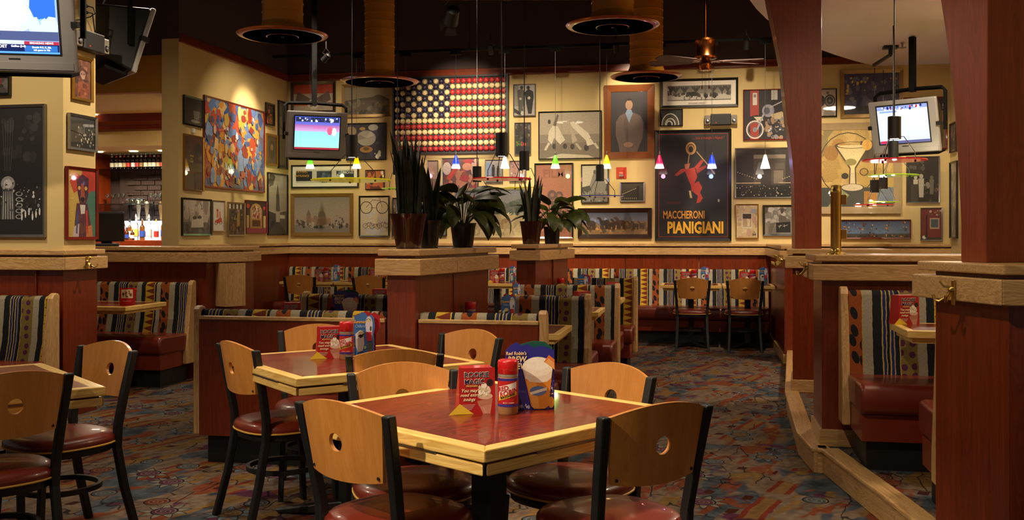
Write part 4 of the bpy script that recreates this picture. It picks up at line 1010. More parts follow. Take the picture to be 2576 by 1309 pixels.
spot_head('unlit track spotlight above the baseball flag', P_back(1235, 125, 12.6), (-2.6, V_WALL, 2.6), False)
p = P_dep(1138, 40, 9.2); spot_head('large black barn door spotlight aimed at the baseball flag', p, P_back(1000, 700, V_WALL), False, True)
a, b = P_dep(1105, 8, 9.2), P_dep(1500, -14, 9.2); t = thing('track_rail', 'nearer ceiling track with a copper strip carrying the barn door spotlight', 'track', a)
part('rail', MB().tube([(0, 0, .06), (b[0]-a[0], b[1]-a[1], .06)], .02, 4), 'black_metal', t); part('strip', MB().tube([(0, 0, .035), (b[0]-a[0], b[1]-a[1], .035)], .006, 4), 'copper', t)
# ---------------------------------------------------------------- air ducts
def duct(label, px, py, d, r, Rf, elbow=False, sgn=1):
    p = P_dep(px, py, d); t = thing('air_duct', label, 'duct', p); H = Z_CEIL-p[2]
    prof = [(r*1.35, .03), (r*1.12, .07), (r, .13)]; z = .13; top = .95 if elbow else H
    while z < top-.05: prof += [(r, z), (r, z+.088), (r+.006, z+.09), (r+.006, z+.098), (r, z+.1)]; z += .1
    prof.append((r, z))
    part('pipe', MB().lathe(prof, 40), 'duct', t, 30)
    part('flange', MB().lathe([(Rf*.86, -.012), (Rf*.97, -.004), (Rf, .008), (Rf*.97, .016), (Rf*.6, .035), (r*1.3, .04)], 48), 'duct_flange', t, 40)
    part('outer_ring', MB().lathe([(Rf*.86, -.012), (Rf*.74, .02), (Rf*.70, .03), (Rf*.62, -.005), (Rf*.56, -.012)], 48), 'duct_flange', t, 40)
    part('middle_ring', MB().lathe([(Rf*.56, -.012), (Rf*.46, .03), (Rf*.40, -.005), (Rf*.34, -.015)], 40), 'duct_flange', t, 40)
    part('inner_cone', MB().lathe([(Rf*.34, -.015), (Rf*.24, .025), (Rf*.18, .0), (.0, -.018)], 32), 'duct_flange', t, 40)
    if elbow:
        m = MB(); N = 9; vs = []; fs = []; seg = 36; rb = r*1.9
        rows = [(-rb*(1-math.cos(k/N*1.1))*sgn, z+rb*math.sin(k/N*1.1), k/N*1.1) for k in range(N+1)]; x_, z_, a_ = rows[-1]; rows.append((x_-2.2*math.sin(a_)*sgn, z_+2.2*math.cos(a_), a_))
        for i, (ex, ez, an) in enumerate(rows):
            for rr in ((r, r+.008) if 0 < i < N else (r,)):
                for k in range(seg):
                    b_ = 2*math.pi*k/seg; lx = rr*math.cos(b_); vs.append((ex+lx*math.cos(an), rr*math.sin(b_), ez+lx*math.sin(an)*sgn))
        nr = len(vs)//seg
        for i in range(nr-1):
            for k in range(seg): k2 = (k+1)%seg; fs.append((i*seg+k, i*seg+k2, (i+1)*seg+k2, (i+1)*seg+k))
        part('elbow', m.add(vs, fs), 'duct', t, 30)
    return t
duct('yellow round air duct with wide flange over the left wall', 711, 90, 9.9, .2, .45)
duct('yellow round air duct with an elbow left of the baseball flag', 955, 206, 12.0, .178, .475, True)
duct('nearer yellow round air duct with flange right of centre', 1541, 66, 9.5, .2, .45)
duct('farther yellow round air duct with flange above the portrait', 1626, 194, 12.3, .205, .45)
# ---------------------------------------------------------------- ceiling fan
p = P_dep(1775, 150, 11.6); t = thing('ceiling_fan', 'copper ceiling fan with four flat blades', 'fan', p)
part('downrod', MB().tube([(0, 0, .2), (0, 0, Z_CEIL-p[2])], .018, 12), 'copper', t, True)
part('motor_housing', MB().lathe([(.06, 0), (.125, .01), (.13, .03), (.118, .05), (.118, .2), (.125, .215), (.11, .24), (.04, .25), (.025, .27)], 32), 'copper', t, 40)
part('switch_cup', MB().lathe([(.0, -.13), (.06, -.128), (.075, -.11), (.075, -.05), (.05, -.03), (.05, 0)], 28), 'copper', t, 40)
plain('fan_blade', '5a4a48', .4)
for k, an in enumerate((.12, .55+math.pi/2*0+1.25, 3.0, 3.75)):
    an = (-.25, .25, 2.85, 3.55)[k]+YAW
    bl = part('blade', MB().prism([(.16, -.055), (.6, -.085), (.66, -.05), (.66, .05), (.6, .085), (.16, .055)], -.004, .004), 'fan_blade', t, loc=(0, 0, -.02)); bl.rotation_euler = (.2, 0, an)
    part('blade_iron', MB().prism([(.07, -.02), (.2, -.035), (.2, .035), (.07, .02)], -.012, -.004), 'copper', t, loc=(0, 0, -.01), rotz=an)
for x in (-.04, .04): part('pull_chain', MB().tube([(x, 0, -.12), (x, 0, -.3)], .002, 5), 'copper', t); part('pull_knob', MB().lathe([(0, -.35), (.009, -.335), (.004, -.3)], 8, (x, 0, 0)), 'copper', t)
# ---------------------------------------------------------------- televisions
def tv(label, loc, q, pitch, shapes, base, texts=(), pole=True, z_top=Z_CEIL, seed=1):
    t = thing('television', label, 'television', loc); t.rotation_euler = (0, 0, q)
    Rm = Matrix.Rotation(pitch, 4, 'X'); wd, ht = .74, .58
    def sub(name, mb, mat, **k): return part(name, mb.xf(Rm), mat, t, **k)
    sub('bezel', B(-wd/2, wd/2, -.02, .022, -ht/2, ht/2), 'silver_plastic', bevel=.012)
    sub('body', MB().add([(-wd/2+.006,.022,-ht/2+.006),(wd/2-.006,.022,-ht/2+.006),(wd/2-.006,.022,ht/2-.006),(-wd/2+.006,.022,ht/2-.006),(-.22,.45,-.2),(.22,.45,-.2),(.22,.45,.16),(-.22,.45,.16)],
        [(0,3,2,1),(4,5,6,7),(0,1,5,4),(1,2,6,5),(2,3,7,6),(3,0,4,7)]), 'black_plastic', bevel=.02)
    sub('screen_surround', B(-.285, .285, -.024, -.018, -.185, .245), 'black_plastic')
    me = paint(.545, .405, shapes, base, seed, 'screen'); me.transform(Matrix.Translation((0, -.0255, -.175))); me.transform(Rm)
    scr = print_obj('screen', me, 'screen', t)
    for tx, sz, c, x, z in texts:
        o = letter(tx, sz, c, scr, Rm @ Vector((x, -.0295, -.175+z)), (pitch, 0, 0), emit=1.5, bold=sz*.02)
    sub('speaker_strip', B(-wd/2+.02, wd/2-.02, -.026, -.018, -ht/2+.015, -ht/2+.06), 'silver_plastic')
    sub('maker_badge', B(-.035, .035, -.022, -.018, -.215, -.205), 'steel')
    for s in (-1, 1): sub('clamp', B(s*wd/2-.02, s*wd/2+.02, -.035, .03, -.01, .03), 'black_plastic')
    if pole:
        for s in (-1, 1): part('bracket_arm', MB().tube([(s*(wd/2+.015), .12, -.05), (s*(wd/2+.015), .12, ht/2+.07), (s*(wd/2-.03), .14, ht/2+.11), (0, .2, ht/2+.13)], .022, 4), 'pole_black', t)
        sub('tray', B(-wd/2+.05, wd/2-.05, .03, .22, -ht/2-.035, -ht/2-.012), 'pole_black')
        part('pole', B(-.03, .03, .17, .23, ht/2+.1, z_top-loc[2]), 'pole_black', t)
    return t
game = [('g', 0, 0, 1, .25, '3a4ab0', '6a6ac8'), ('g', 0, .25, 1, .45, 'a05a9a', 'c8a0d0'), ('g', 0, .45, 1, 1, '8ad0e0', '9ad8c8'), ('r', .02, .02, .98, .16, '202a4a'), ('n', 30, .04, .04, .96, .14, .03, ['ffffff', 'd0d8ff', '404a8a']), ('e', .78, .42, .06, .13, 'd85a7a'), ('e', .88, .45, .05, .13, 'e8e0f0'), ('r', 0, .94, 1, 1, 'a02a3a')]
p = P_dep(797, 340, 12.2); tv('television showing a ball game hanging in the far left corner', p, YAW+.35, .27, game, '7ac0d8', [('SHARP 02', .035, 'c85a9a', .02, .27)])
sky = [('g', 0, 0, 1, .8, '8ab8f8', 'a8b0d8'), ('n', 40, .0, .0, .62, .7, .2, ['f0ecf8', 'e8ecff', 'd8d8f0', 'c8d4f8']), ('p', [(.72,.05),(.98,.05),(.98,.7),(.8,.6),(.7,.3)], '2a6ae0'), ('n', 8, .7, .5, .95, .62, .1, ['c8e0ff', '8ac0ff']), ('r', 0, .66, 1, .8, '4a5480'), ('n', 6, .05, .64, .35, .78, .1, ['101830', '202848']), ('r', 0, .80, .62, .86, 'c8d8f0'), ('r', .62, .81, 1, .86, 'b02a40'), ('r', 0, .86, 1, .97, '0a1a50'), ('r', .62, .875, .98, .965, '2a6ab8'), ('r', 0, .97, 1, 1, '5aa0ff')]
p = P_dep(33, 62, 6.2); tv('large silver television with a news ticker on the picture covered column', p, YAW+.16, .24, sky, '8ab8f8', [('DET', .026, 'ffffff', -.06, .042), ('BREAKING NEWS', .018, 'ffd8d8', .168, .066), ('Guillen (2-0)', .017, 'ffffff', .03, .045), ('Bonds: 0-3, K, BB,', .0155, 'ffffff', .168, .04), ('left game in 7th', .0155, 'ffffff', .168, .023)])
p = P_dep(326, 118, 8.5); tv('television seen from behind in a black bracket beside the column', p, YAW+2.25, .30, game, '7ac0d8')
bright = [('g', 0, 0, 1, 1, 'd8ecff', 'c8dcf8'), ('r', .0, .0, 1, .1, '8a9ad0'), ('n', 24, .05, .02, .95, .1, .03, ['ffffff', 'c02a3a', '1a2a6a']), ('r', .05, .12, .4, .17, '8aa0d8'), ('r', 0, .93, 1, 1, '5a5a8a'), ('r', .02, .92, .14, .99, 'c02a4a')]
p = P_dep(2275, 318, 10.6); tv('bright television under the white ceiling behind the red disc lamp', p, YAW-.80, .24, bright, 'd8ecff', z_top=3.52)
# ---------------------------------------------------------------- emergency lights, alarm, outlet
def emergency(label, loc, rotz):
    t = thing('emergency_light', label, 'emergency light', loc, rotz)
    part('housing', B(-.13, .13, -.09, 0, 0, .145), 'black_plastic', t, bevel=.008)
    for s in (-1, 1):
        part('lamp_cover', B(min(s*.13, s*.21), max(s*.13, s*.21), -.08, -.005, .01, .13), 'clear_plastic', t, bevel=.012)
        part('bulb_reflector', MB().lathe([(.028, 0), (.02, .012), (0, .016)], 16).xf(Matrix.Translation((s*.17, -.08, .05)) @ Matrix.Rotation(math.pi/2, 4, 'X')), 'steel', t, 40)
    part('indicator', MB().lathe([(.005, 0), (0, .004)], 8).xf(Matrix.Translation((-.06, -.09, .03)) @ Matrix.Rotation(math.pi/2, 4, 'X')), 'led', t)
    return t
p = P_back(1813, 316, V_WALL); emergency('black emergency light with two clear lamps on the back wall', (p[0], V_WALL, p[2]), 0)
p = P_side(205, 128, -4.67); emergency('black emergency light on the side of the picture covered column', (-4.67, 6.86, p[2]), math.pi/2)
p = P_back(1563, 450, V_WALL); t = thing('fire_alarm', 'small red fire alarm on the back wall under the portrait', 'fire alarm', (p[0], V_WALL, p[2])); part('back_plate', B(-.068, .068, -.012, 0, 0, .155), 'alarm_red', t, bevel=.004); part('horn', B(-.035, .035, -.03, -.012, .02, .135), 'alarm_red', t, bevel=.005); part('strobe', B(-.03, .03, -.036, -.03, .03, .055), 'clear_plastic', t); letter('FIRE', .026, 'f0d8c0', t, (0, -.031, .075))
p = P_side(207, 25, -4.67); t = thing('wall_outlet', 'white wall outlet with two black plugs high on the column', 'outlet', (-4.67, p[1], p[2]-.06), math.pi/2)
part('plate', B(-.04, .04, -.006, 0, 0, .13), 'plaster_white', t, bevel=.002)
for z in (.04, .09): part('plug', B(-.012, .014, -.045, -.006, z-.012, z+.012), 'cord_black', t, bevel=.004)
part('cord', MB().tube([(0, -.04, .09), (.05, -.06, .085), (.09, -.05, .05), (.06, -.03, .02), (-.03, -.02, -.02), (-.1, -.02, -.04)], .005, 6), 'cord_black', t); part('cord', MB().tube([(0, -.04, .04), (.04, -.06, .04), (.08, -.04, .0), (.13, -.02, -.08), (.16, -.01, -.16)], .005, 6), 'cord_black', t)
# ---------------------------------------------------------------- bar bottles and glasses
def shelf(label, z, x0, x1):
    return tag(part('glass_shelf', B(x0, x1, 13.0, 13.4, z-.012, z), 'shelf_glass', bevel=.002), label, 'shelf')
VB = 13.2; z1 = P_back(330, 427, VB)[2]; z2 = P_back(330, 514, VB)[2]
shelf('upper glass bar shelf holding the beer bottles', z1, -8.9, -7.3); shelf('lower glass bar shelf holding the stemmed glasses', z2, -8.9, -7.3)
LB = ['d8d0b8', 'c8c4b0', 'e0dccf', 'b8a070', 'c03028', 'd8d8d8', 'a82a2a', '8a6a3a']
LN = ['cream', 'grey', 'white', 'tan', 'red', 'silver', 'crimson', 'brown']
def beer(i, x, z, m):
    t = thing('beer_bottle', '%s glass beer bottle with %s label, %s neck on the upper bar shelf' % (m, LN[i % 8], LN[(i+3) % 8]), 'bottle', (x, VB, z), 0, 'beer bottles on the upper bar shelf')
    gb = part('glass_body', MB().lathe([(0, 0), (.029, 0), (.031, .006), (.031, .13), (.026, .155), (.014, .185), (.0125, .215), (.014, .22), (.014, .228), (0, .23)], 14), 'bottle_'+m, t, 40)
    part('label_band', MB().lathe([(.0315, .04), (.0315, .1)], 14), ink(LB[i % 8]), gb, True); part('neck_label', MB().lathe([(.0155, .178), (.0133, .205)], 12), ink(LB[(i+3) % 8]), gb, True); part('cap', MB().lathe([(.0145, .219), (.0145, .229), (0, .232)], 12), 'steel', t)
for i, px in enumerate((282, 293, 303, 313, 323, 335, 346, 356, 367, 378, 388, 399, 408)): beer(i, P_back(px, 420, VB)[0], z1, ('green', 'amber')[i not in (0, 9)])
def goblet(label, x, z, flip=False, kind=0):
    pr = [(0, 0), (.032, 0), (.03, .003), (.005, .01), (.004, .08), (.02, .095), (.042, .15), (.044, .155), (.041, .15), (.0, .09)] if kind == 0 else [(0, 0), (.034, 0), (.005, .008), (.004, .075), (.03, .085), (.045, .11), (.046, .14), (.036, .165), (.034, .165), (.043, .14), (.04, .11), (0, .09)]
    if flip: pr = [(r, .165-zz) for r, zz in pr][::-1]
    return tag(part('stemmed_glass', MB().lathe(pr, 16), 'bottle_clear', None, 50, loc=(x, VB, z)), label, 'glass', 'stemmed glasses on the lower bar shelf')
for i, px in enumerate((270, 284, 297, 309)): goblet('upright stemmed glass on the lower bar shelf beside the cabinet', P_back(px, 500, VB)[0], z2)
for i, px in enumerate((322, 334, 347, 358)): goblet('wine glass standing upside down on the lower bar shelf', P_back(px, 500, VB)[0], z2, True, 1)
for i, px in enumerate((378, 390, 401)): goblet('upright stemmed glass at the far end of the lower bar shelf', P_back(px, 500, VB)[0], z2)
tag(part('lit_step', B(-8.5, -7.3, 13.3, 13.45, 1.30, 1.58), 'bar_glow', bevel=.004), 'glowing white panel behind the liquor bottles on the bar', 'lit panel')
def liquor(i, x, h, r, mat, capm, y):
    nm = {'bottle_clear': 'clear', 'bottle_amber': 'amber', 'ketchup': 'dark red'}[mat]
    t = thing('liquor_bottle', '%s liquor bottle with %s label and %s top on the lit bar counter' % (nm, ('cream', 'yellow', 'red', 'blue', 'white')[i % 5], {'plaster_white': 'white pourer', 'card_yellow': 'yellow', 'black_plastic': 'black', 'steel': 'steel'}[capm]), 'bottle', (x, y, 1.30), 0, 'liquor bottles on the lit bar counter')
    gb = part('glass_body', MB().lathe([(0, 0), (r*.95, 0), (r, .01), (r, h*.55), (r*.85, h*.62), (r*.35, h*.7), (r*.3, h*.86)], 14), mat, t, 40)
    part('label_band', MB().lathe([(r*1.02, h*.15), (r*1.02, h*.42)], 14), ink(('e8e4dc', 'd8c050', 'c03028', '2a4ab0', 'f0f0f0')[i % 5]), gb, True); part('top', MB().lathe([(r*.34, h*.86), (r*.36, h*.9), (.004, h)], 12), capm, t)
rnd = random.Random(4)
for i, px in enumerate((292, 300, 309, 318, 326, 334, 342, 350, 358, 366, 375, 384, 393, 402)):
    liquor(i, P_back(px, 590, 13.05)[0], (.30, .34, .36, .28)[i % 4]+.02*rnd.random(), (.034, .04, .038)[i % 3], ('bottle_clear', 'bottle_clear', 'bottle_clear', 'bottle_amber', 'bottle_clear')[i % 5], ('plaster_white', 'plaster_white', 'card_yellow', 'steel', 'black_plastic')[i % 5], 13.05+(i % 2)*.1)
for i, px in enumerate((288, 297, 306, 316, 330)): liquor(i, P_back(px, 600, 12.85)[0], .17+.02*(i % 2), .03, 'bottle_amber', ('card_yellow', 'black_plastic')[i % 2], 12.88)
for i, px in enumerate((322, 343, 364, 378, 399)):
    p = P_back(px, 555, 13.3); nmx = ('black', 'white', 'carved pale', 'dark', 'brown')[i]
    t = thing('tap_handle', '%s beer tap handle above the liquor bottles' % nmx, 'tap handle', (p[0], 13.36, 1.58)); part('grip', MB().lathe([(.012, 0), (.018, .1), (.032, .2), (.028, .27), (.0, .3)], 10), ('black_plastic', 'plaster_white', 'cream_cap', 'black_plastic', 'oak_z')[i], t, 50); part('ferrule', MB().lathe([(.014, -.0), (.014, .02)], 10), 'steel', t)
# order terminal by the bar opening
p = P_dep(268, 612, 9.9); t = thing('order_terminal', 'black touch screen order terminal behind the left half wall', 'terminal', (p[0], p[1], 1.26), YAW+.35)
part('foot', B(-.12, .12, -.1, .1, 0, .03), 'black_plastic', t, bevel=.01); part('neck', B(-.05, .05, 0, .06, .03, .15), 'black_plastic', t)
part('monitor', B(-.19, .17, -.06, -.01, .06, .36), 'black_plastic', t, bevel=.012).rotation_euler = (.25, 0, 0)
sc_ = print_obj('screen', paint(.28, .22, [('r', .05, .05, .5, .16, '3a5a9a'), ('r', .06, .3, .94, .94, '181a20')], '101216'), 'print_glass', t, (0, -.068, .1)); sc_.rotation_euler = (.25, 0, 0)
# ---------------------------------------------------------------- baseball flag
a, b = P_back(991, 388, V_WALL), P_back(1280.7, 192.6, V_WALL); fw, fh = b[0]-a[0], P_back(1136, 192.6, V_WALL)[2]-P_back(1136, 388, V_WALL)[2]
flag = thing('baseball_flag', 'large flag made of red, cream and navy baseballs on the back wall', 'wall art', ((a[0]+b[0])/2, V_WALL, P_back(1136, 388, V_WALL)[2]))
part('board', B(-fw/2, fw/2, -.03, 0, 0, fh), 'flag_board', flag)
for nm, q in (('frame_rail', (-fw/2, fw/2, -.09, 0, 0, .025)), ('frame_rail', (-fw/2, fw/2, -.09, 0, fh-.025, fh)), ('frame_side', (-fw/2, -fw/2+.025, -.09, 0, .025, fh-.025)), ('frame_side', (fw/2-.025, fw/2, -.09, 0, .025, fh-.025))): part(nm, B(*q), 'flag_board', flag)
NC, NR = 20, 13; sx, sz = (fw-.06)/NC, (fh-.06)/NR; br = min(sx, sz)*.5*.98
def ball_mesh(m):
    mb = MB(); vs = [(0, 0, -br)]; n = 12; k = 7
    prof = [(br*math.sin(math.pi*i/k), -br*math.cos(math.pi*i/k)) for i in range(k+1)]; prof[0] = (0, -br); prof[-1] = (0, br)
    mb.lathe(prof, n); mb.cur = 1
    for s in (-1, 1):
        pts = [(s*br*(.25+.45*(t/5)**2)*1, 0, br*t/6) for t in range(-5, 6)]
        q = []
        for x, y, z in pts:
            yy = math.sqrt(max(0, br*br-x*x-z*z)); q.append((x, -yy, z))
        mb.tube(q, br*.035, 4)
    return mb.mesh('baseball', [m, 'stitch_dark'], 60)
bms = {c: ball_mesh('ball_'+c) for c in ('cream', 'red', 'blue')}; rnd = random.Random(2)
for r in range(NR):
    for c in range(NC):
        if r < 7 and c < 10: k = 'cream' if (r+c) % 2 == 1 else 'blue'
        else: k = 'red' if r % 2 == 0 else 'cream'
        o = link('baseball', bms[k], flag, (-fw/2+.03+sx*(c+.5), -.03-br*.8, fh-.03-sz*(r+.5))); o.rotation_euler = (rnd.uniform(-.4,.4), rnd.uniform(-3,3), rnd.uniform(-.5,.5))
# ---------------------------------------------------------------- framed pictures
FR = {'black': '14130f', 'dark': '2a1712', 'red': '6a1a12', 'gold': '9a7430', 'goldwide': '8a6a34', 'silver': '8f8c88', 'bronze': '7c4218', 'tan': '9a8460', 'white': 'd8d0c0', 'thin': '1a1816'}
for k, c in FR.items(): plain('frame_'+k, c, .3, .8 if k in ('silver', 'gold') else (.35 if k == 'goldwide' else 0), coat=.2, var=.12, scale=20)
def picture(plane, x0, y0, x1, y1, frame, fw_, label, shapes, base, mat=0, seed=1, texts=(), matc='e6ddcc'):
    kind, val = plane
    if kind == 'b':
        p0, p1 = P_back(x0, (y0+y1)/2, val), P_back(x1, (y0+y1)/2, val); wd = p1[0]-p0[0]; xm = (x0+x1)/2
        zt, zb = P_back(xm, y0, val)[2], P_back(xm, y1, val)[2]; loc = ((p0[0]+p1[0])/2, val, zb); rz = 0
    else:
        p0, p1 = P_side(x0, y0, val), P_side(x1, y0, val); wd = abs(p1[1]-p0[1]); zt = p0[2]; zb = P_side(x0, y1, val)[2]; loc = (val, (p0[1]+p1[1])/2, zb); rz = math.pi/2 if kind == 's' else -math.pi/2
    ht = zt-zb; t = thing('framed_picture', label, 'picture', loc, rz); D = .03; h = wd/2; f = fw_
    for poly in ([(-h,0),(h,0),(h-f,f),(-h+f,f)], [(h,0),(h,ht),(h-f,ht-f),(h-f,f)], [(h,ht),(-h,ht),(-h+f,ht-f),(h-f,ht-f)], [(-h,ht),(-h,0),(-h+f,f),(-h+f,ht-f)]):
        n = 4; o_ = [0, 1]
        vs = [(x, 0, z) for x, z in poly]+[(poly[0][0], -D, poly[0][1]), (poly[1][0], -D, poly[1][1]), (poly[2][0], -D+.010, poly[2][1]), (poly[3][0], -D+.010, poly[3][1])]
        part('frame_bar', MB().add(vs, [(3,2,1,0),(4,5,6,7),(0,1,5,4),(1,2,6,5),(2,3,7,6),(3,0,4,7)]), 'frame_'+frame, t)
    if mat: part('mat_board', B(-h+f, h-f, -.012, -.002, f, ht-f), ink(matc), t)
    g = f+mat; me = paint(wd-2*g, ht-2*g, shapes, base, seed); po = print_obj('print', me, 'print_glass', t, (0, -.0135, g)); nl = min(.014, len(me.polygons)*.00005)
    for tx, sz, c, x, z, k in texts: letter(tx, sz*ht, c, po, (x*wd, -.0015-nl, z*ht-g), **k)
    return t
BW = ('b', V_WALL); LW = ('s', U_LEFT); CF = ('b', 6.6); CS = ('s', -4.67); RW = ('w', U_RIGHT)
GR = ['3a3632', '6a645c', '8a8478', '2a2622', 'a8a090']; DK = ['1a1816', '2c2824', '3c3834', '100f0e']
def figs(*l):                       # simple standing figures: x, y, h, colour
    o = []
    for x, y, h, c in l: o += [('e', x, y, h*.13, h*.1, c), ('p', [(x-h*.18,y+h*.1),(x+h*.18,y+h*.1),(x+h*.14,y+h*.95),(x-h*.14,y+h*.95)], c)]
    return o
def horse(x, y, s, c):
    return [('e', x, y, .075*s, .13*s, c), ('p', [(x-.07*s,y-.02),(x-.1*s,y-.24*s),(x-.06*s,y-.26*s),(x-.02*s,y-.08*s)], c), ('e', x-.09*s, y-.24*s, .03*s, .05*s, c)] + [('p', [(x+k*s-.01*s,y+.08*s),(x+k*s+.01*s,y+.08*s),(x+k*s+.012*s,y+.3*s),(x+k*s-.012*s,y+.3*s)], c) for k in (-.05,-.02,.03,.055)]
# left wall
picture(LW, 459, 238, 507, 313, 'black', .02, 'dark photo of a white cup beside the colour patch painting', [('g',0,0,1,1,'3a322c','4a4038'),('p',[(.5,.45),(.88,.45),(.84,.78),(.56,.78)],'8a8278'),('e',.62,.86,.26,.06,'a09888'),('o',.9,.58,.07,.1,.3,'8a8278')], '3c342e')
pal = ['b8442a','d08a2e','3a5a9a','5a7ab0','c8a040','8a2a20','7a90b8','a0482a','d8b070','46506e']
picture(LW, 510, 238.5, 662, 471, 'red', .02, 'large abstract painting of red, yellow and blue patches on the left wall', [('n',150,0,0,1,1,.1,pal),('n',90,.05,.05,.95,.95,.06,pal),('n',60,.1,.1,.9,.9,.03,['e0d0c0','c8d0e0','d8a080']+pal)], '6a6a88', seed=7)
picture(LW, 460, 336, 509, 478, 'gold', .015, 'tall gold framed dark poster below the cup photo', [('g',0,0,1,.6,'5a2a1c','3a2a1c'),('e',.75,.25,.2,.14,'2a1812'),('r',.1,.7,.9,.95,'3a2c24')], '4a3020', texts=(('TANIS',.05,'c8a860',-.12,.62,{}),('of the',.035,'c8a860',-.12,.57,{}),('PARIS',.05,'c8a860',-.12,.52,{}),('1937',.05,'b06030',-.1,.32,{})))
picture(LW, 455, 497, 528, 593, 'black', .02, 'sepia photo of two seated people under clouds at the low corner of the left wall', [('g',0,0,1,.55,'a09080','7a6c5e'),('n',25,0,0,1,.5,.16,['b8a894','8a7c6c','c8baa6']),('r',0,.66,1,1,'5a5046'),('n',25,0,.68,1,1,.1,['4a4038','6a6054']),('e',.42,.52,.07,.05,'3a322c'),('e',.6,.5,.07,.05,'3a322c'),('p',[(.3,.6),(.5,.55),(.72,.56),(.75,.8),(.28,.82)],'c8bca8')], '8a7c6c')
picture(LW, 531, 504, 562, 582, 'tan', .012, 'small white print of a red scooter', [('o',.3,.76,.14,.045,.35,'3a2a26'),('o',.72,.74,.14,.045,.35,'3a2a26'),('p',[(.18,.68),(.5,.6),(.66,.55),(.8,.58),(.84,.7),(.5,.76),(.24,.74)],'c0392a'),('p',[(.58,.35),(.66,.34),(.72,.62),(.64,.62)],'b8302a'),('e',.42,.3,.1,.04,'c0392a'),('p',[(.36,.34),(.5,.34),(.52,.56),(.34,.56)],'d8704a')], 'd8cfc0')
picture(LW, 571, 508, 613, 595, 'tan', .02, 'brown cafe print with striped awning on the left wall', [('r',0,0,1,.16,'3a2418')]+[('r',.02+.24*k,0,.13+.24*k,.16,'e8dcc8') for k in range(4)]+[('r',.08,.2,.92,.55,'3a2c20'),('n',20,.1,.24,.9,.5,.05,['b09a70','6a5a40']),('p',[(.55,.28),(.72,.26),(.7,.7),(.5,.76)],'c8a040'),('e',.62,.22,.09,.045,'c89a78'),('o',.75,.84,.17,.1,.3,'1a1410'),('n',20,.0,.75,1,1,.1,['2a1c14','6a4a30','a07850'])], '6a4a30')
picture(LW, 615, 503, 668, 588, 'red', .015, 'red framed photo of a glowing jukebox', [('r',0,.5,1,1,'6a1a1e'),('r',.0,.86,1,1,'a83a4a'),('p',[(.2,.86),(.2,.25),(.32,.1),(.5,.05),(.68,.1),(.8,.25),(.8,.86)],'c89a4a'),('p',[(.28,.55),(.28,.28),(.5,.12),(.72,.28),(.72,.55)],'e0c0a0'),('n',30,.3,.2,.7,.5,.05,['c03a3a','e8d8b8','8a2a2a']),('r',.3,.6,.7,.8,'6a3a1c'),('r',.02,.45,.14,.85,'d8b878'),('r',.86,.45,.98,.85,'d8b878'),('e',.1,.15,.08,.07,'d83a2a'),('e',.9,.2,.06,.06,'d83a2a')], '3a1416')
picture(LW, 666, 257, 687, 313, 'black', .02, 'small dark red picture high near the room corner', [('n',18,.1,.05,.9,.9,.22,['8a2a16','2a1410','c8602a','3a1a12'])], '1a0e0c')
picture(LW, 668, 335, 695, 415, 'gold', .03, 'small gold framed dark oval portrait near the room corner', [('e',.5,.5,.35,.35,'2a2018'),('e',.5,.4,.16,.12,'8a6a48')], '4a3a28')
picture(LW, 698, 252, 720, 424, 'black', .02, 'tall black framed photo of a bridge next to the room corner', [('g',0,0,1,.5,'6a6864','4a4844'),('l',0,.35,1,.5,.02,'1a1a1a'),('r',0,.5,1,1,'242220')], '4a4844')
picture(LW, 671, 433, 720.5, 592, 'black', .02, 'tall black and white street photo with a slender tower', [('g',0,0,1,.6,'b8ac9c','988c7c'),('p',[(.42,.35),(.5,.14),(.58,.35),(.62,.62),(.4,.62)],'4a443e'),('p',[(0,.62),(.4,.66),(.42,.9),(0,1)],'2a2622'),('p',[(1,.6),(.62,.64),(.6,.9),(1,1)],'5a524a'),('p',[(.4,.8),(.62,.8),(1,1),(0,1)],'3a342e'),('r',.62,.68,.9,.74,'c8bca8'),('n',12,0,0,.3,.12,.12,['4a443e','6a6258'])], 'a89c8c')
tag(part('thermostat', B(-.03, .03, -.025, 0, 0, .055), 'plaster_white', loc=(U_LEFT, P_side(484, 335, U_LEFT)[1], P_side(484, 335, U_LEFT)[2]), rotz=math.pi/2, bevel=.006), 'small white thermostat between two pictures on the left wall', 'thermostat')
# back wall, left part
picture(BW, 733, 206, 845, 286, 'dark', .04, 'poster with a road shield numbered 66 behind the left television', [('r',0,0,1,.35,'b8401c'),('p',[(.1,.25),(.5,.6),(.9,.25),(.95,.6),(.5,.9),(.05,.6)],'6a5448'),('r',0,.7,1,.8,'c8501c'),('e',.5,.75,.14,.2,'d8cdb8')], 'b8a890', texts=(('66',.22,'2a2420',0,.28,{}),))
picture(BW, 861, 212, 988, 295, 'goldwide', .04, 'wide sepia beach landscape above the umbrella picture', [('g',0,0,1,.45,'a89878','98886a'),('p',[(.0,.5),(.3,.42),(.6,.38),(.75,.28),(.88,.36),(1,.5)],'5a5040'),('r',0,.5,1,1,'6a5e4a'),('n',40,0,.55,1,1,.06,['4a4234','7a6e58','8a7e66'])], '98886a', mat=.0)
picture(BW, 872, 310, 973, 404, 'thin', .015, 'picture of crowded pale umbrellas and straw hats', [('n',30,0,0,1,1,.18,['2a2438','1c1a2a','3a3450','4a4060']),('e',.5,.4,.25,.22,'a8a090'),('p',[(.5,.4),(.3,.28),(.28,.45)],'8a8274'),('p',[(.5,.4),(.6,.2),(.72,.32)],'beb6a6'),('e',.68,.1,.13,.09,'b8b0a0'),('e',.1,.2,.14,.14,'a08a68'),('e',.5,.72,.17,.09,'a87a3a'),('e',.5,.7,.08,.05,'6a4a24'),('e',.4,.13,.08,.05,'b08a48'),('n',10,.72,.78,.85,.95,.05,['e8e4d8','c8c4b4']),('e',.15,.7,.12,.1,'8a6a3a')], '2a2438')
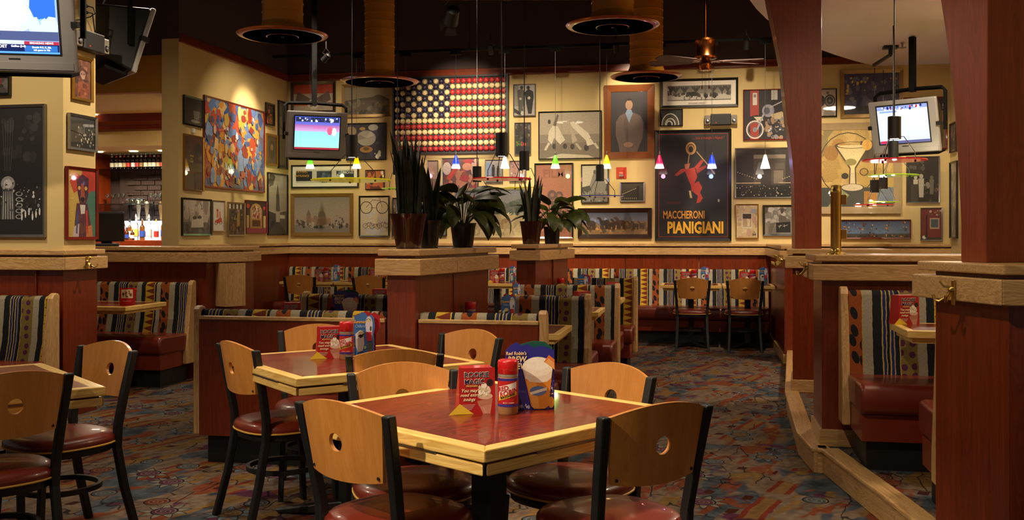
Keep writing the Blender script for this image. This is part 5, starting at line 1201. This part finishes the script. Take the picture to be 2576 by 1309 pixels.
picture(BW, 734, 415, 903, 473, 'black', .02, 'white matted panel of three signs photographed at night', [('r',.0,.1,.28,.85,'141c2a'),('r',.36,.1,.62,.85,'2a3444'),('r',.70,.1,1,.85,'1c2634'),('n',12,.38,.3,.6,.8,.05,['5a6a7a','3a4a5a']),('n',10,.72,.5,.98,.8,.06,['6a7a8a','c8c8c8'])], 'd8cfc0', mat=.05, texts=(('OLYMPIC',.13,'d8a030',-.34,.7,{}),('ENTRANCE',.13,'d8a030',-.34,.52,{}),('SIMONS',.16,'e8e8e8',.33,.65,{})))
picture(BW, 920, 428, 968, 477.5, 'thin', .012, 'small cartoon print of diners around a table', [('n',25,0,0,1,1,.16,['b8402a','e0b890','2a2a3a','c87a3a','6a2a20'])], 'c86a3a')
picture(BW, 733, 487, 889, 594, 'goldwide', .05, 'gold framed painting of a domed church by the water', [('g',0,0,1,.55,'8a8078','a89484'),('e',.5,.52,.07,.13,'8a7468'),('r',.28,.6,.66,.8,'9a7a64'),('r',.22,.5,.3,.8,'8a6e5c'),('p',[(.22,.5),(.26,.35),(.3,.5)],'7a6250'),('r',.42,.55,.58,.62,'a08470'),('e',.38,.58,.035,.06,'8a7468'),('r',0,.79,1,1,'8a8078'),('n',40,.05,.76,.98,.86,.03,['3a322c','5a4a40','b8a898']),('n',12,.72,.5,.9,.78,.02,['6a5a50','4a3e36']),('n',10,.05,.65,.2,.8,.04,['6a5a50','5a4a42'])], 'a89484')
bike = lambda x, y, s: [('o',x-.13*s,y,.1*s,.075*s,.12,'4a3a38'),('o',x+.13*s,y,.1*s,.075*s,.12,'4a3a38'),('l',x-.13*s,y,x-.03*s,y-.09*s,.006,'6a3a30'),('l',x-.03*s,y-.09*s,x+.1*s,y-.08*s,.006,'6a3a30'),('l',x+.13*s,y,x+.08*s,y-.12*s,.006,'4a3a38'),('l',x-.06*s,y+.01,x+.02*s,y+.01,.006,'6a3a30')]
picture(BW, 904, 493, 981, 596, 'black', .02, 'cream print of old tandem bicycles', [('n',30,.1,.4,.95,.95,.1,['c0bcc0','c8c0b4'])]+bike(.5,.27,2.2)+bike(.3,.75,.9)+bike(.52,.78,.8)+bike(.8,.74,.9), 'cdbf9e')
picture(BW, 988, 498, 1012, 596, 'black', .015, 'narrow photo mostly hidden by the brown plant pot', [('n',20,0,0,1,1,.3,GR)], '6a6058')
picture(BW, 1075, 404, 1103, 482, 'silver', .012, 'narrow sepia portrait half hidden by the snake plant', [('e',.6,.4,.25,.2,'a88a70'),('p',[(.2,.6),(1,.6),(1,1),(.1,1)],'7a6454')], 'a89080')
picture(BW, 1085, 498, 1125, 594, 'black', .015, 'dark photo low behind the potted plants', [('n',24,0,0,1,1,.2,GR)], '7a7268')
picture(BW, 1112, 398, 1205, 482, 'silver', .012, 'colourful swirling dancers picture under the baseball flag', [('n',50,0,.0,1,1,.16,['8a4a3a','b87a5a','5a4a5a','c8a088','6a3a34','3a3a5a','a83a3a']),('p',[(.1,.6),(.3,.3),(.45,.3),(.2,.7)],'c04a3a'),('e',.7,.25,.14,.12,'c88a6a'),('e',.12,.3,.12,.2,'c8b8a8')], '6a4a44')
picture(BW, 1221, 402, 1266, 460, 'silver', .012, 'small photo of people walking on a street in blue light', [('g',0,0,1,1,'a8a49c','6a665e')]+figs((.45,.25,.55,'2a2826'),(.75,.3,.5,'3a3632'))+[('r',0,.1,.3,.7,'8a9ab8')], 'a8a49c')
picture(BW, 1282, 405, 1324, 457, 'silver', .012, 'small busy confetti coloured picture beside the black lamp cylinder', [('n',90,0,0,1,1,.06,['c89a80','8a6a70','e0c0a8','7a5a6a','b85a4a','5a6a8a'])], 'b08a78')
picture(BW, 1140, 473, 1325, 598, 'tan', .03, 'large painting of an elk in a mountain valley behind the plants', [('g',0,0,1,.4,'6a6a70','7a7668'),('p',[(.2,.3),(.5,.1),(.75,.3),(1,.15),(1,.5),(.2,.55)],'5a5850'),('r',0,.55,1,1,'a8946a'),('n',30,.4,.25,1,.5,.05,['2c3428','3a4434','4a5040']),('n',20,0,.8,1,1,.1,['c0ac7e','98845c']),('e',.72,.68,.05,.05,'8a6a40'),('p',[(.66,.7),(.71,.7),(.70,.86),(.67,.86)],'9a7848'),('l',.73,.62,.78,.5,.008,'d8c8a0'),('l',.73,.62,.69,.5,.008,'d8c8a0'),('l',.76,.56,.82,.52,.006,'d8c8a0')], '8a8474')
picture(BW, 1345, 411, 1442.5, 600, 'black', .02, 'brown film poster with a drawn projector', [('e',.45,.42,.13,.07,'5a4038'),('e',.65,.43,.11,.06,'5a4038'),('e',.45,.42,.05,.027,'8a5a44'),('e',.65,.43,.05,.027,'8a5a44'),('p',[(.4,.5),(.75,.5),(.7,.68),(.45,.7)],'5a4038'),('e',.85,.58,.08,.05,'6a4a3e')], '9a5f48', texts=(('FILM',.15,'7a4838',0,.86,{'bold':.004}),('HIGH',.08,'c0907a',-.2,.12,{})))
picture(BW, 1292, 212, 1348, 293, 'silver', .012, 'black and white photo of two men walking away', [('r',0,.6,1,1,'a8a298'),('r',0,0,.2,.7,'8a857c')]+[('e',.36,.08,.08,.06,'2a2826'),('p',[(.14,.18),(.36,.12),(.5,.2),(.48,.6),(.42,.95),(.22,.9),(.18,.55)],'5a564e'),('e',.68,.09,.08,.06,'1a1816'),('p',[(.5,.25),(.68,.13),(.92,.22),(.95,.4),(.84,.95),(.68,.95),(.58,.6)],'161412'),('e',.3,.45,.06,.04,'c8c0b4'),('e',.72,.43,.07,.05,'c8c0b4'),('p',[(0,.75),(.35,.92),(.3,1),(0,.9)],'2a2826'),('n',8,.34,.65,.5,.98,.08,['c8c0b4','8a857c'])], 'b8b2a8')
picture(BW, 1295, 309, 1336, 390, 'silver', .012, 'dark photo of red flowers before a leafy building', [('n',40,0,0,1,.6,.14,['3a342e','5a5248','2a2622','7a7064']),('r',0,.75,1,1,'1e1c1c'),('n',16,.05,.58,.7,.72,.1,['b83a30','4a7a34','c84a3a','5a8a3a']),('e',.65,.55,.2,.1,'141212')], '3a342e')
man = lambda x, y, m: [('p',[(x-.02*m,y),(x+.1*m,y-.25),(x+.22*m,y-.3),(x+.24*m,y-.1),(x+.08*m,y+.15)],'d0c4ac'),('p',[(x+.1*m,y-.25),(x+.02*m,y-.42),(x+.06*m,y-.44),(x+.2*m,y-.3)],'b8ac96'),('e',x+.04*m,y+.3,.04,.07,'3a322a'),('p',[(x,y+.05),(x+.12*m,y+.1),(x+.1*m,y+.25),(x+.0*m,y+.25)],'d8ccb6'),('l',x+.02*m,y+.2,x-.06*m,y+.4,.02,'b8a890')]
picture(BW, 1355, 280, 1514, 401, 'black', .015, 'large sepia photo of people doing handstands on a roof', [('g',0,0,1,.5,'b0a48e','a89a84'),('r',0,.48,1,.66,'8a7e6c'),('r',0,.66,1,1,'7a6e5e'),('p',[(.1,1),(.35,.9),(.8,.94),(.9,1)],'c0b298'),
    ('p',[(.15,.42),(.22,.28),(.3,.3),(.42,.6),(.34,.7),(.24,.55),(.2,.7),(.14,.6)],'d0c4ac'),('e',.16,.2,.025,.05,'3a322a'),('p',[(.22,.28),(.29,.04),(.32,.06),(.27,.3)],'6a5e50'),('e',.24,.74,.03,.06,'3a322a'),('e',.42,.74,.035,.06,'3a322a'),('l',.16,.66,.09,.82,.02,'c8bca4'),
    ('p',[(.5,.22),(.56,.2),(.8,.46),(.84,.56),(.76,.62),(.52,.3)],'d8ccb4'),('p',[(.43,.12),(.47,.1),(.58,.5),(.62,.62),(.54,.68),(.5,.3)],'b0a28c'),('e',.77,.78,.04,.07,'3a322a'),('p',[(.76,.6),(.84,.58),(.9,.7),(.78,.74)],'d8ccb4'),('l',.9,.68,.96,.8,.02,'c8bca4'),('l',.6,.68,.68,.82,.02,'b0a28c'),('e',.54,.75,.035,.06,'3a322a')], 'a89a84')
# generic stand-in portrait in the wide bronze frame
picture(BW, 1520, 214, 1646, 399.5, 'bronze', .09, 'bronze framed portrait of a standing person in a brown jacket', [('g',0,0,1,1,'3a3438','2a2628'),('p',[(.14,.5),(.24,.4),(.4,.35),(.62,.35),(.8,.4),(.9,.52),(.86,.78),(.78,.9),(.72,1),(.24,1),(.22,.9),(.13,.72)],'6e5a52'),('p',[(.4,.36),(.5,.52),(.6,.36),(.56,.3),(.44,.3)],'8aa0b8'),('p',[(.40,.36),(.48,.62),(.46,.9),(.34,.6)],'625048'),('e',.5,.22,.1,.085,'b08a70'),('p',[(.4,.2),(.42,.12),(.5,.1),(.58,.12),(.6,.2),(.56,.15),(.44,.15)],'241e1c'),('e',.48,.88,.13,.045,'a07a62')], '332e30')
picture(BW, 1462, 414, 1531.5, 510.5, 'black', .015, 'black and white photo of a grazing pale horse', [('r',0,.6,1,1,'7a746a'),('p',[(0,.6),(.3,.55),(.6,.62),(1,.5),(1,.7),(0,.75)],'4a463e'),('p',[(.3,.55),(.45,.2),(.6,.12),(.8,.3),(.95,.55),(.9,.75),(.4,.75)],'8a857c'),('e',.5,.18,.06,.06,'5a554c'),('n',30,0,.72,1,1,.06,['3a362e','6a645a','9a948a'])], 'c8bca4')
picture(BW, 1560, 459, 1621.5, 508, 'silver', .015, 'small night photo of a lit bridge and skyline', [('g',0,0,1,1,'4a4438','2c2822'),('p',[(0,.75),(.5,.35),(.75,.3),(.75,.9),(0,.95)],'2a2620'),('r',.72,.15,.8,.95,'16140f')]+[('e',.06+.065*k,.62-.035*k,.02,.022,'e0cf9a') for k in range(10)]+[('e',.05+.09*k,.86,.02,.02,'c8b480') for k in range(8)], '3a352c')
picture(BW, 1454, 524, 1640, 600, 'dark', .055, 'wide dark framed picture of a herd of running horses', [('g',0,0,1,.4,'3a3c50','6a6878'),('r',0,.42,1,1,'8a6a42'),('n',60,0,.55,1,1,.04,['a87c48','6a5034','c09050','5a4430','8a6a4a']),('n',12,0,.35,.4,.48,.06,['8a90a8','6a7090'])]+horse(.14,.5,.95,'3a2218')+horse(.34,.48,.9,'2a1a14')+horse(.45,.55,.75,'33201a')+horse(.6,.48,.95,'4a2c1c')+horse(.52,.5,.7,'3a2218')+horse(.75,.56,.6,'5a4430')+horse(.82,.58,.6,'3a2a20')+horse(.91,.56,.55,'4a3a2e'), '6a5c54')
picture(BW, 1662, 198, 1857, 270, 'black', .03, 'wide matted photo of a horse carriage in a snowy park', [('g',0,0,1,.55,'6a645c','8a847a'),('r',0,.62,1,1,'c8beb0'),('n',34,0,.52,1,.68,.03,['3a342e','5a524a'])]+[('p',[(x-.008,.62),(x+.008,.62),(x+.006,.2),(x-.006,.2)],'2a2420') for x in (.05,.13,.27,.45,.72,.86,.95)]+[('l',x,.45,x+s*.06,.08,.012,'3a342e') for x in (.05,.13,.27,.45,.72,.86,.95) for s in (-1,-.4,.4,1)]+[('p',[(.3,.45),(.42,.42),(.5,.55),(.48,.72),(.32,.68)],'1e1a18'),('o',.31,.83,.055,.15,.18,'1e1a18'),('o',.5,.86,.05,.12,.2,'1e1a18'),('e',.61,.72,.03,.14,'1e1a18'),('e',.74,.68,.035,.2,'1e1a18'),('r',.595,.75,.605,1,'1e1a18'),('r',.7,.75,.706,.98,'1e1a18'),('r',0,.95,1,.99,'6a625a')], 'b0a698', mat=.06, texts=(('RICHARD CREEK',.075,'8a8278',-.03,.14,{}),), matc='d8cec0')
picture(BW, 1660, 275, 1718, 318, 'black', .012, 'small black photo of a spiral stairway', [('o',.45,.95,.42,.75,.12,'cfc8b4'),('o',.45,.95,.33,.58,.06,'8a8474'),('o',.45,.95,.26,.45,.25,'cfc8b4'),('e',.4,.95,.17,.28,'d8d0bc'),('e',.4,.95,.1,.18,'2a2822')], '1e1c1a')
picture(BW, 1869, 225, 1985, 353, 'red', .012, 'picture of a chrome motorcycle beside a red fuel pump', [('r',.14,0,.34,1,'a83a30'),('r',.2,.05,.3,.3,'d8d0c8'),('r',.22,.08,.28,.14,'8a857c'),('r',.62,0,.76,.2,'c8c4c0'),('p',[(.05,.55),(.3,.5),(.45,.58),(.44,.66),(.1,.62)],'141214'),('p',[(.22,.54),(.42,.54),(.44,.62),(.3,.62)],'d8ccb0'),('o',.25,.8,.2,.19,.15,'e0d8cc'),('o',.25,.8,.16,.15,.1,'6a6a70'),('e',.25,.8,.05,.05,'8a8a92'),('e',.55,.42,.14,.13,'9a98a8'),('e',.52,.42,.07,.07,'5a5868'),('p',[(.6,.5),(.85,.44),(.98,.5),(.9,.6),(.66,.6)],'c8b48a'),('l',.44,.5,.3,.8,.02,'a8a6b0'),('l',.6,.35,.95,.2,.012,'b8b6c0'),('n',50,.5,.6,1,.98,.06,['8a8894','5a5864','c8c6d0','2a2830','a88a6a'])], '1e1a22')
t = picture(BW, 1648, 327, 1840, 606.5, 'black', .035, 'large black pasta poster with orange lettering and a leaping red figure', [('o',.47,.15,.075,.06,.3,'c89a58'),('o',.47,.16,.05,.045,.35,'b8844a'),('l',.45,.2,.43,.29,.006,'c89a58'),('l',.55,.18,.7,.3,.006,'b89060'),('l',.7,.3,.8,.39,.008,'b89060'),('p',[(.38,.30),(.46,.29),(.44,.345),(.39,.345)],'b8704a'),('p',[(.24,.40),(.33,.345),(.38,.34),(.40,.36),(.28,.41)],'b0331f'),('p',[(.38,.35),(.52,.33),(.56,.42),(.52,.48),(.47,.5),(.42,.42)],'b0331f'),('p',[(.52,.33),(.62,.255),(.65,.27),(.56,.36)],'b0331f'),('p',[(.54,.35),(.68,.31),(.69,.33),(.56,.39)],'9a2c1c'),('p',[(.47,.5),(.58,.46),(.63,.52),(.6,.57),(.64,.62),(.6,.66),(.55,.67),(.57,.6),(.48,.55)],'b0331f'),('p',[(.44,.55),(.47,.55),(.49,.62),(.46,.62)],'c8a878'),('l',.02,.015,.98,.015,.002,'a82a20'),('l',.02,.985,.98,.985,.002,'a82a20'),('l',.015,.015,.015,.985,.003,'a82a20'),('l',.985,.015,.985,.985,.003,'a82a20'),('e',.86,.645,.015,.015,'a8a090'),('r',.13,.655,.32,.66,'6a1c16'),('r',.13,.668,.32,.672,'6a1c16')], '191616',
    texts=(('... cosi si mangia a Napoli !',.036,'a8301e',.2,.925,{'shear':.3,'sx':.72}),('MACCHERONI',.098,'c88a34',-.12,.232,{'sx':.58,'bold':.003}),('PIANIGIANI',.143,'dca52e',.03,.115,{'sx':.68,'bold':.008})))
picture(BW, 1848.5, 372, 2003, 499, 'silver', .015, 'night photo of a lit triumphal arch above crowded traffic', [('r',.3,.12,.84,.2,'8a7c6a'),('r',.3,.2,.84,.75,'4a4038'),('p',[(.42,.75),(.42,.45),(.5,.32),(.6,.45),(.6,.75)],'2a2420'),('r',.64,.45,.8,.72,'7a6c5c'),('r',.66,.3,.82,.42,'5a5046'),('r',0,.76,1,1,'1c1814'),('n',70,0,.76,1,.98,.014,['c8bca8','8a7a64','4a4036','e0d4c0']),('r',0,.7,.42,.715,'d8b890'),('r',.72,.7,1,.715,'d8b890')]+[('e',.03+.04*k,.48+.018*k,.008,.008,'e8d4b0') for k in range(9)]+[('e',.97-.035*k,.55+.015*k,.008,.008,'e8d4b0') for k in range(6)], '2e2822')
picture(BW, 1850.5, 514, 1908, 600, 'gold', .012, 'pale collage with an old baseball card', [('n',40,0,0,1,1,.14,['c8ae84','d8c49a','c09a84','b89a70']),('r',.25,.24,.74,.72,'d8cdb8'),('r',.29,.27,.7,.42,'3a2e2c'),('r',.29,.42,.7,.68,'b89a78'),('p',[(.5,.42),(.66,.46),(.62,.66),(.52,.66)],'d8c8a0'),('r',.7,.12,.92,.25,'9aa0b0'),('n',8,.75,.8,.9,.95,.05,['6a5a4a','8a7a64'])], 'cdb68a')
picture(BW, 1919, 516, 1998, 594, 'black', .025, 'black framed photo of a seated shirtless person with a signature', [('n',30,0,0,1,.6,.16,['c8c4bc','a8a49c','8a867e','5a564e']),('e',.58,.16,.1,.1,'4a443e'),('p',[(.46,.14),(.56,.1),(.6,.26),(.5,.28)],'b8ac9e'),('p',[(.54,.3),(.72,.34),(.92,.5),(.94,.75),(.6,.8),(.5,.5)],'6a6258'),('p',[(.4,.58),(.92,.55),(.94,.94),(.42,.94)],'1c1a18'),('p',[(.2,.6),(.42,.56),(.3,.8),(.25,1),(.1,1)],'7a746a'),('l',.48,.72,.62,.68,.006,'e8e0d0'),('l',.52,.78,.58,.66,.006,'e8e0d0'),('l',.66,.72,.84,.66,.006,'e8e0d0'),('l',.7,.64,.72,.74,.006,'e8e0d0')], '8a867e')
# back wall, behind the platform
picture(BW, 2046, 223.5, 2105, 295, 'black', .015, 'photo of a hand lifting a dumbbell beside the flared pillar', [('o',.72,.42,.26,.24,.25,'2a2624'),('e',.72,.42,.17,.16,'3c3834'),('e',.72,.42,.05,.05,'8a8278'),('e',.3,.42,.2,.22,'2a2624'),('e',.62,.12,.06,.06,'6a6258'),('p',[(.5,.7),(.7,.72),(.95,.9),(.9,1),(.4,1)],'8a8072')], 'b8a898')
picture(BW, 2114, 176, 2271, 296, 'goldwide', .045, 'gold framed violet and ochre abstract landscape at night', [('g',0,0,1,1,'34346a','2a2c48'),('n',60,0,.15,1,.9,.09,['4a4a7a','5a6080','3a3a62','6a7080']),('n',16,.05,.05,.95,.5,.035,['c8a848','b89a40']),('r',0,.8,1,1,'242630')], '3a3a62', seed=5)
picture(BW, 2045, 309, 2266, 538, 'tan', .09, 'large painting of an olive cocktail glass over geometric circles', [('n',30,0,0,1,1,.2,['b89a54','c8a864','a88a48','8a7a4a']),('o',.38,.45,.4,.42,.03,'4a3c24'),('r',.55,.15,.98,.4,'4a3e2c'),('r',0,.75,1,1,'3c4038'),('e',.25,.2,.09,.09,'a87c3a'),('e',.15,.3,.1,.1,'9a7034'),('p',[(.2,.2),(.68,.2),(.48,.5),(.4,.5)],'d8c690'),('l',.2,.2,.41,.5,.01,'4a3c24'),('l',.68,.2,.48,.5,.01,'4a3c24'),('o',.44,.2,.24,.045,.14,'4a3c24'),('r',.41,.5,.48,.72,'d8c6a0'),('l',.41,.5,.4,.72,.008,'4a3c24'),('l',.48,.5,.49,.72,.008,'4a3c24'),('e',.44,.75,.16,.05,'d0c0a0'),('o',.44,.75,.16,.05,.1,'4a3c24'),('e',.42,.42,.08,.045,'8a8048'),('o',.6,.55,.06,.05,.2,'4a3c24'),('e',.34,.6,.05,.04,'3a342a'),('e',.64,.2,.07,.07,'d8a84a'),('r',.6,.8,.78,1,'b07a2a'),('r',.78,.75,1,.95,'6a7a8a'),('p',[(.1,1),(.3,.78),(.4,.85),(.25,1)],'8a9068')], 'b89a54')
picture(BW, 2266, 245, 2382, 376, 'red', .015, 'dark poster ending in an exclamation mark behind the right television', [('n',12,.1,.3,.9,.95,.2,['5a3a2c','2a2430','8a5a3a']),('r',0,.55,1,1,'6a4a30')], '2a2630', texts=(('t !',.13,'d8d0c0',.36,.82,{}),))
picture(BW, 2279, 394, 2363, 511, 'silver', .012, 'dark photo of jazz musicians in white shirts', [('n',14,.05,.0,.6,.25,.1,['4a4640','6a665e','2a2824'])]+figs((.27,.45,.42,'c8c0b0'),(.45,.42,.5,'b8b0a0'),(.78,.45,.4,'6a645a'))+[('r',.12,.6,.35,1,'3a3630'),('n',14,.5,.6,1,1,.08,['2a2420','5a3a2c','8a8278'])], '1a1816')
picture(BW, 2105, 553, 2291, 601, 'red', .015, 'wide picture of many hot air balloons in a blue sky', [('g',0,0,1,.75,'2a3a6a','6a86a8'),('r',0,.8,1,1,'4a4440'),('n',60,.03,.08,.97,.75,.012,['2a2420','c8783a','8a2a2a','d8b04a','4a4a5a']),('n',40,.02,.8,.98,1,.015,['8a4a2a','c8a060','2a2a2a']),('n',8,.05,.1,.95,.6,.025,['5a3a2a','c87a3a'])], '4a5f88')
picture(BW, 2315, 523, 2370, 606, 'silver', .012, 'photo of a red wall with a pale window and a cat', [('r',0,0,1,1,'7a2420'),('r',.42,.3,.9,.65,'b89a84'),('r',.48,.34,.84,.6,'4a5a64'),('r',.22,.2,.3,.95,'2a1412'),('r',0,.92,1,1,'3a2a24'),('e',.14,.92,.1,.06,'e0d8d0'),('e',.22,.88,.05,.05,'1a1614'),('n',14,.3,.05,1,.2,.06,['4a6a3a','8a3a34','c8a8a0'])], '7a2420')
picture(RW, 2411, 404, 2394, 600, 'black', .02, 'tall muted photo on the right wall behind the wide pillar', [('n',30,0,0,1,1,.25,['8a8478','6a645c','a8a094'])], '7a746a')
picture(RW, 2409, 306, 2394, 381, 'dark', .015, 'small dark photo high on the right wall', [('n',20,0,0,1,1,.25,['4a443c','6a5a4a','8a7a64'])], '4a443c')
# pictures of the left column
picture(CF, -70, 265, 118, 597, 'silver', .02, 'large dark photo of a motorcycle wheel and pipes on the column', [('g',0,0,1,1,'1c1c1c','141414'),('n',18,.4,.05,.95,.4,.08,['2c2c2c','242424','383838']),('e',.5,.6,.1,.06,'a8a8a8'),('e',.5,.6,.06,.035,'e0e0e0'),('p',[(.42,.64),(.58,.64),(.6,.88),(.4,.88)],'4a4a4a')]+[('l',.44+.03*k,.66,.43+.035*k,.88,.004,'c8c8c8') for k in range(5)]+[('l',.42+.04*k,.1,.46+.02*k,.5,.002,'6a6a68') for k in range(5)]+[('o',.66,.68+.045*k,.05,.018,.3,'a8a8a8') for k in range(5)]+[('e',.7+.05*k,.86-.02*(k%3),.012,.03,'d8d8d8') for k in range(6)]+[('n',60,.3,.58,.98,.85,.02,['8a8a8a','4a4a4a','c8c8c8','2a2a2a'])], '181818')
picture(CF, -60, 190, 30, 242, 'black', .02, 'small dark photo below the large silver television', [('n',20,0,0,1,1,.2,['4a4440','6a625a','2a2624','7a2a20'])], '4a4440')
picture(CS, 179, 137, 228, 249, 'gold', .022, 'gold framed portrait of a young red ape on the column side', [('n',30,0,0,1,1,.22,['6a3a2c','8a5844','4a2820','a87058']),('e',.5,.36,.26,.15,'5a3024'),('e',.5,.38,.17,.1,'b88a7a'),('e',.43,.37,.035,.022,'1a1010'),('e',.58,.37,.035,.022,'1a1010'),('e',.52,.46,.12,.05,'c09a8a'),('p',[(.2,.6),(.5,.55),(.85,.62),(.8,1),(.15,1)],'9a5434'),('n',16,.2,.62,.85,.95,.12,['b06a40','8a4428','6a3020']),('p',[(.1,.05),(.16,.2),(.3,.3),(.2,.3),(.05,.2)],'4a2820')], '7a4c3c')
picture(CS, 168, 283.5, 238, 375, 'silver', .02, 'silver framed night photo of a city bridge on the column side', [('g',0,0,1,.5,'3a3838','2a2828'),('r',.3,.3,.6,.6,'5a5856'),('n',40,.3,.3,1,.6,.03,['c8c4b8','8a867e','4a4844']),('r',0,.6,1,1,'24221f'),('n',30,.2,.62,.95,.95,.04,['8a867e','3a3834','c8c0b0']),('l',0,.45,.5,.55,.01,'1a1818')], '2e2c2a')
picture(CS, 163, 417.6, 240, 603, 'red', .02, 'red framed bright painting of a sitting dog on the column side', [('r',0,0,.5,1,'c8a850'),('r',.5,0,1,.5,'c83a2a'),('r',.5,.3,1,1,'4a7a6a'),('p',[(.05,.18),(.3,.05),(.5,.1),(.4,.3),(.2,.35)],'c8442e'),('p',[(.95,.1),(.75,.05),(.6,.1),(.7,.35),(.9,.3)],'b8382a'),('p',[(.3,.15),(.5,.06),(.75,.12),(.72,.4),(.62,.52),(.42,.52),(.34,.35)],'4a2440'),('p',[(.46,.2),(.56,.2),(.62,.48),(.44,.48)],'a8503a'),('e',.4,.27,.05,.03,'e0b060'),('e',.64,.27,.05,.03,'e0b060'),('e',.52,.44,.08,.04,'1a1014'),('p',[(.3,.5),(.7,.5),(.85,.9),(.75,1),(.2,1),(.25,.7)],'5a2a3a'),('p',[(.42,.52),(.62,.52),(.6,.65),(.46,.66)],'d8d0c8'),('p',[(.2,.85),(.4,.8),(.38,1),(.15,1)],'c8b8b8'),('p',[(.65,.85),(.85,.82),(.9,1),(.65,1)],'c87a4a'),('l',.35,.6,.3,.95,.03,'2a4a8a'),('l',.66,.6,.7,.95,.03,'c83a2a')], 'b09a58')
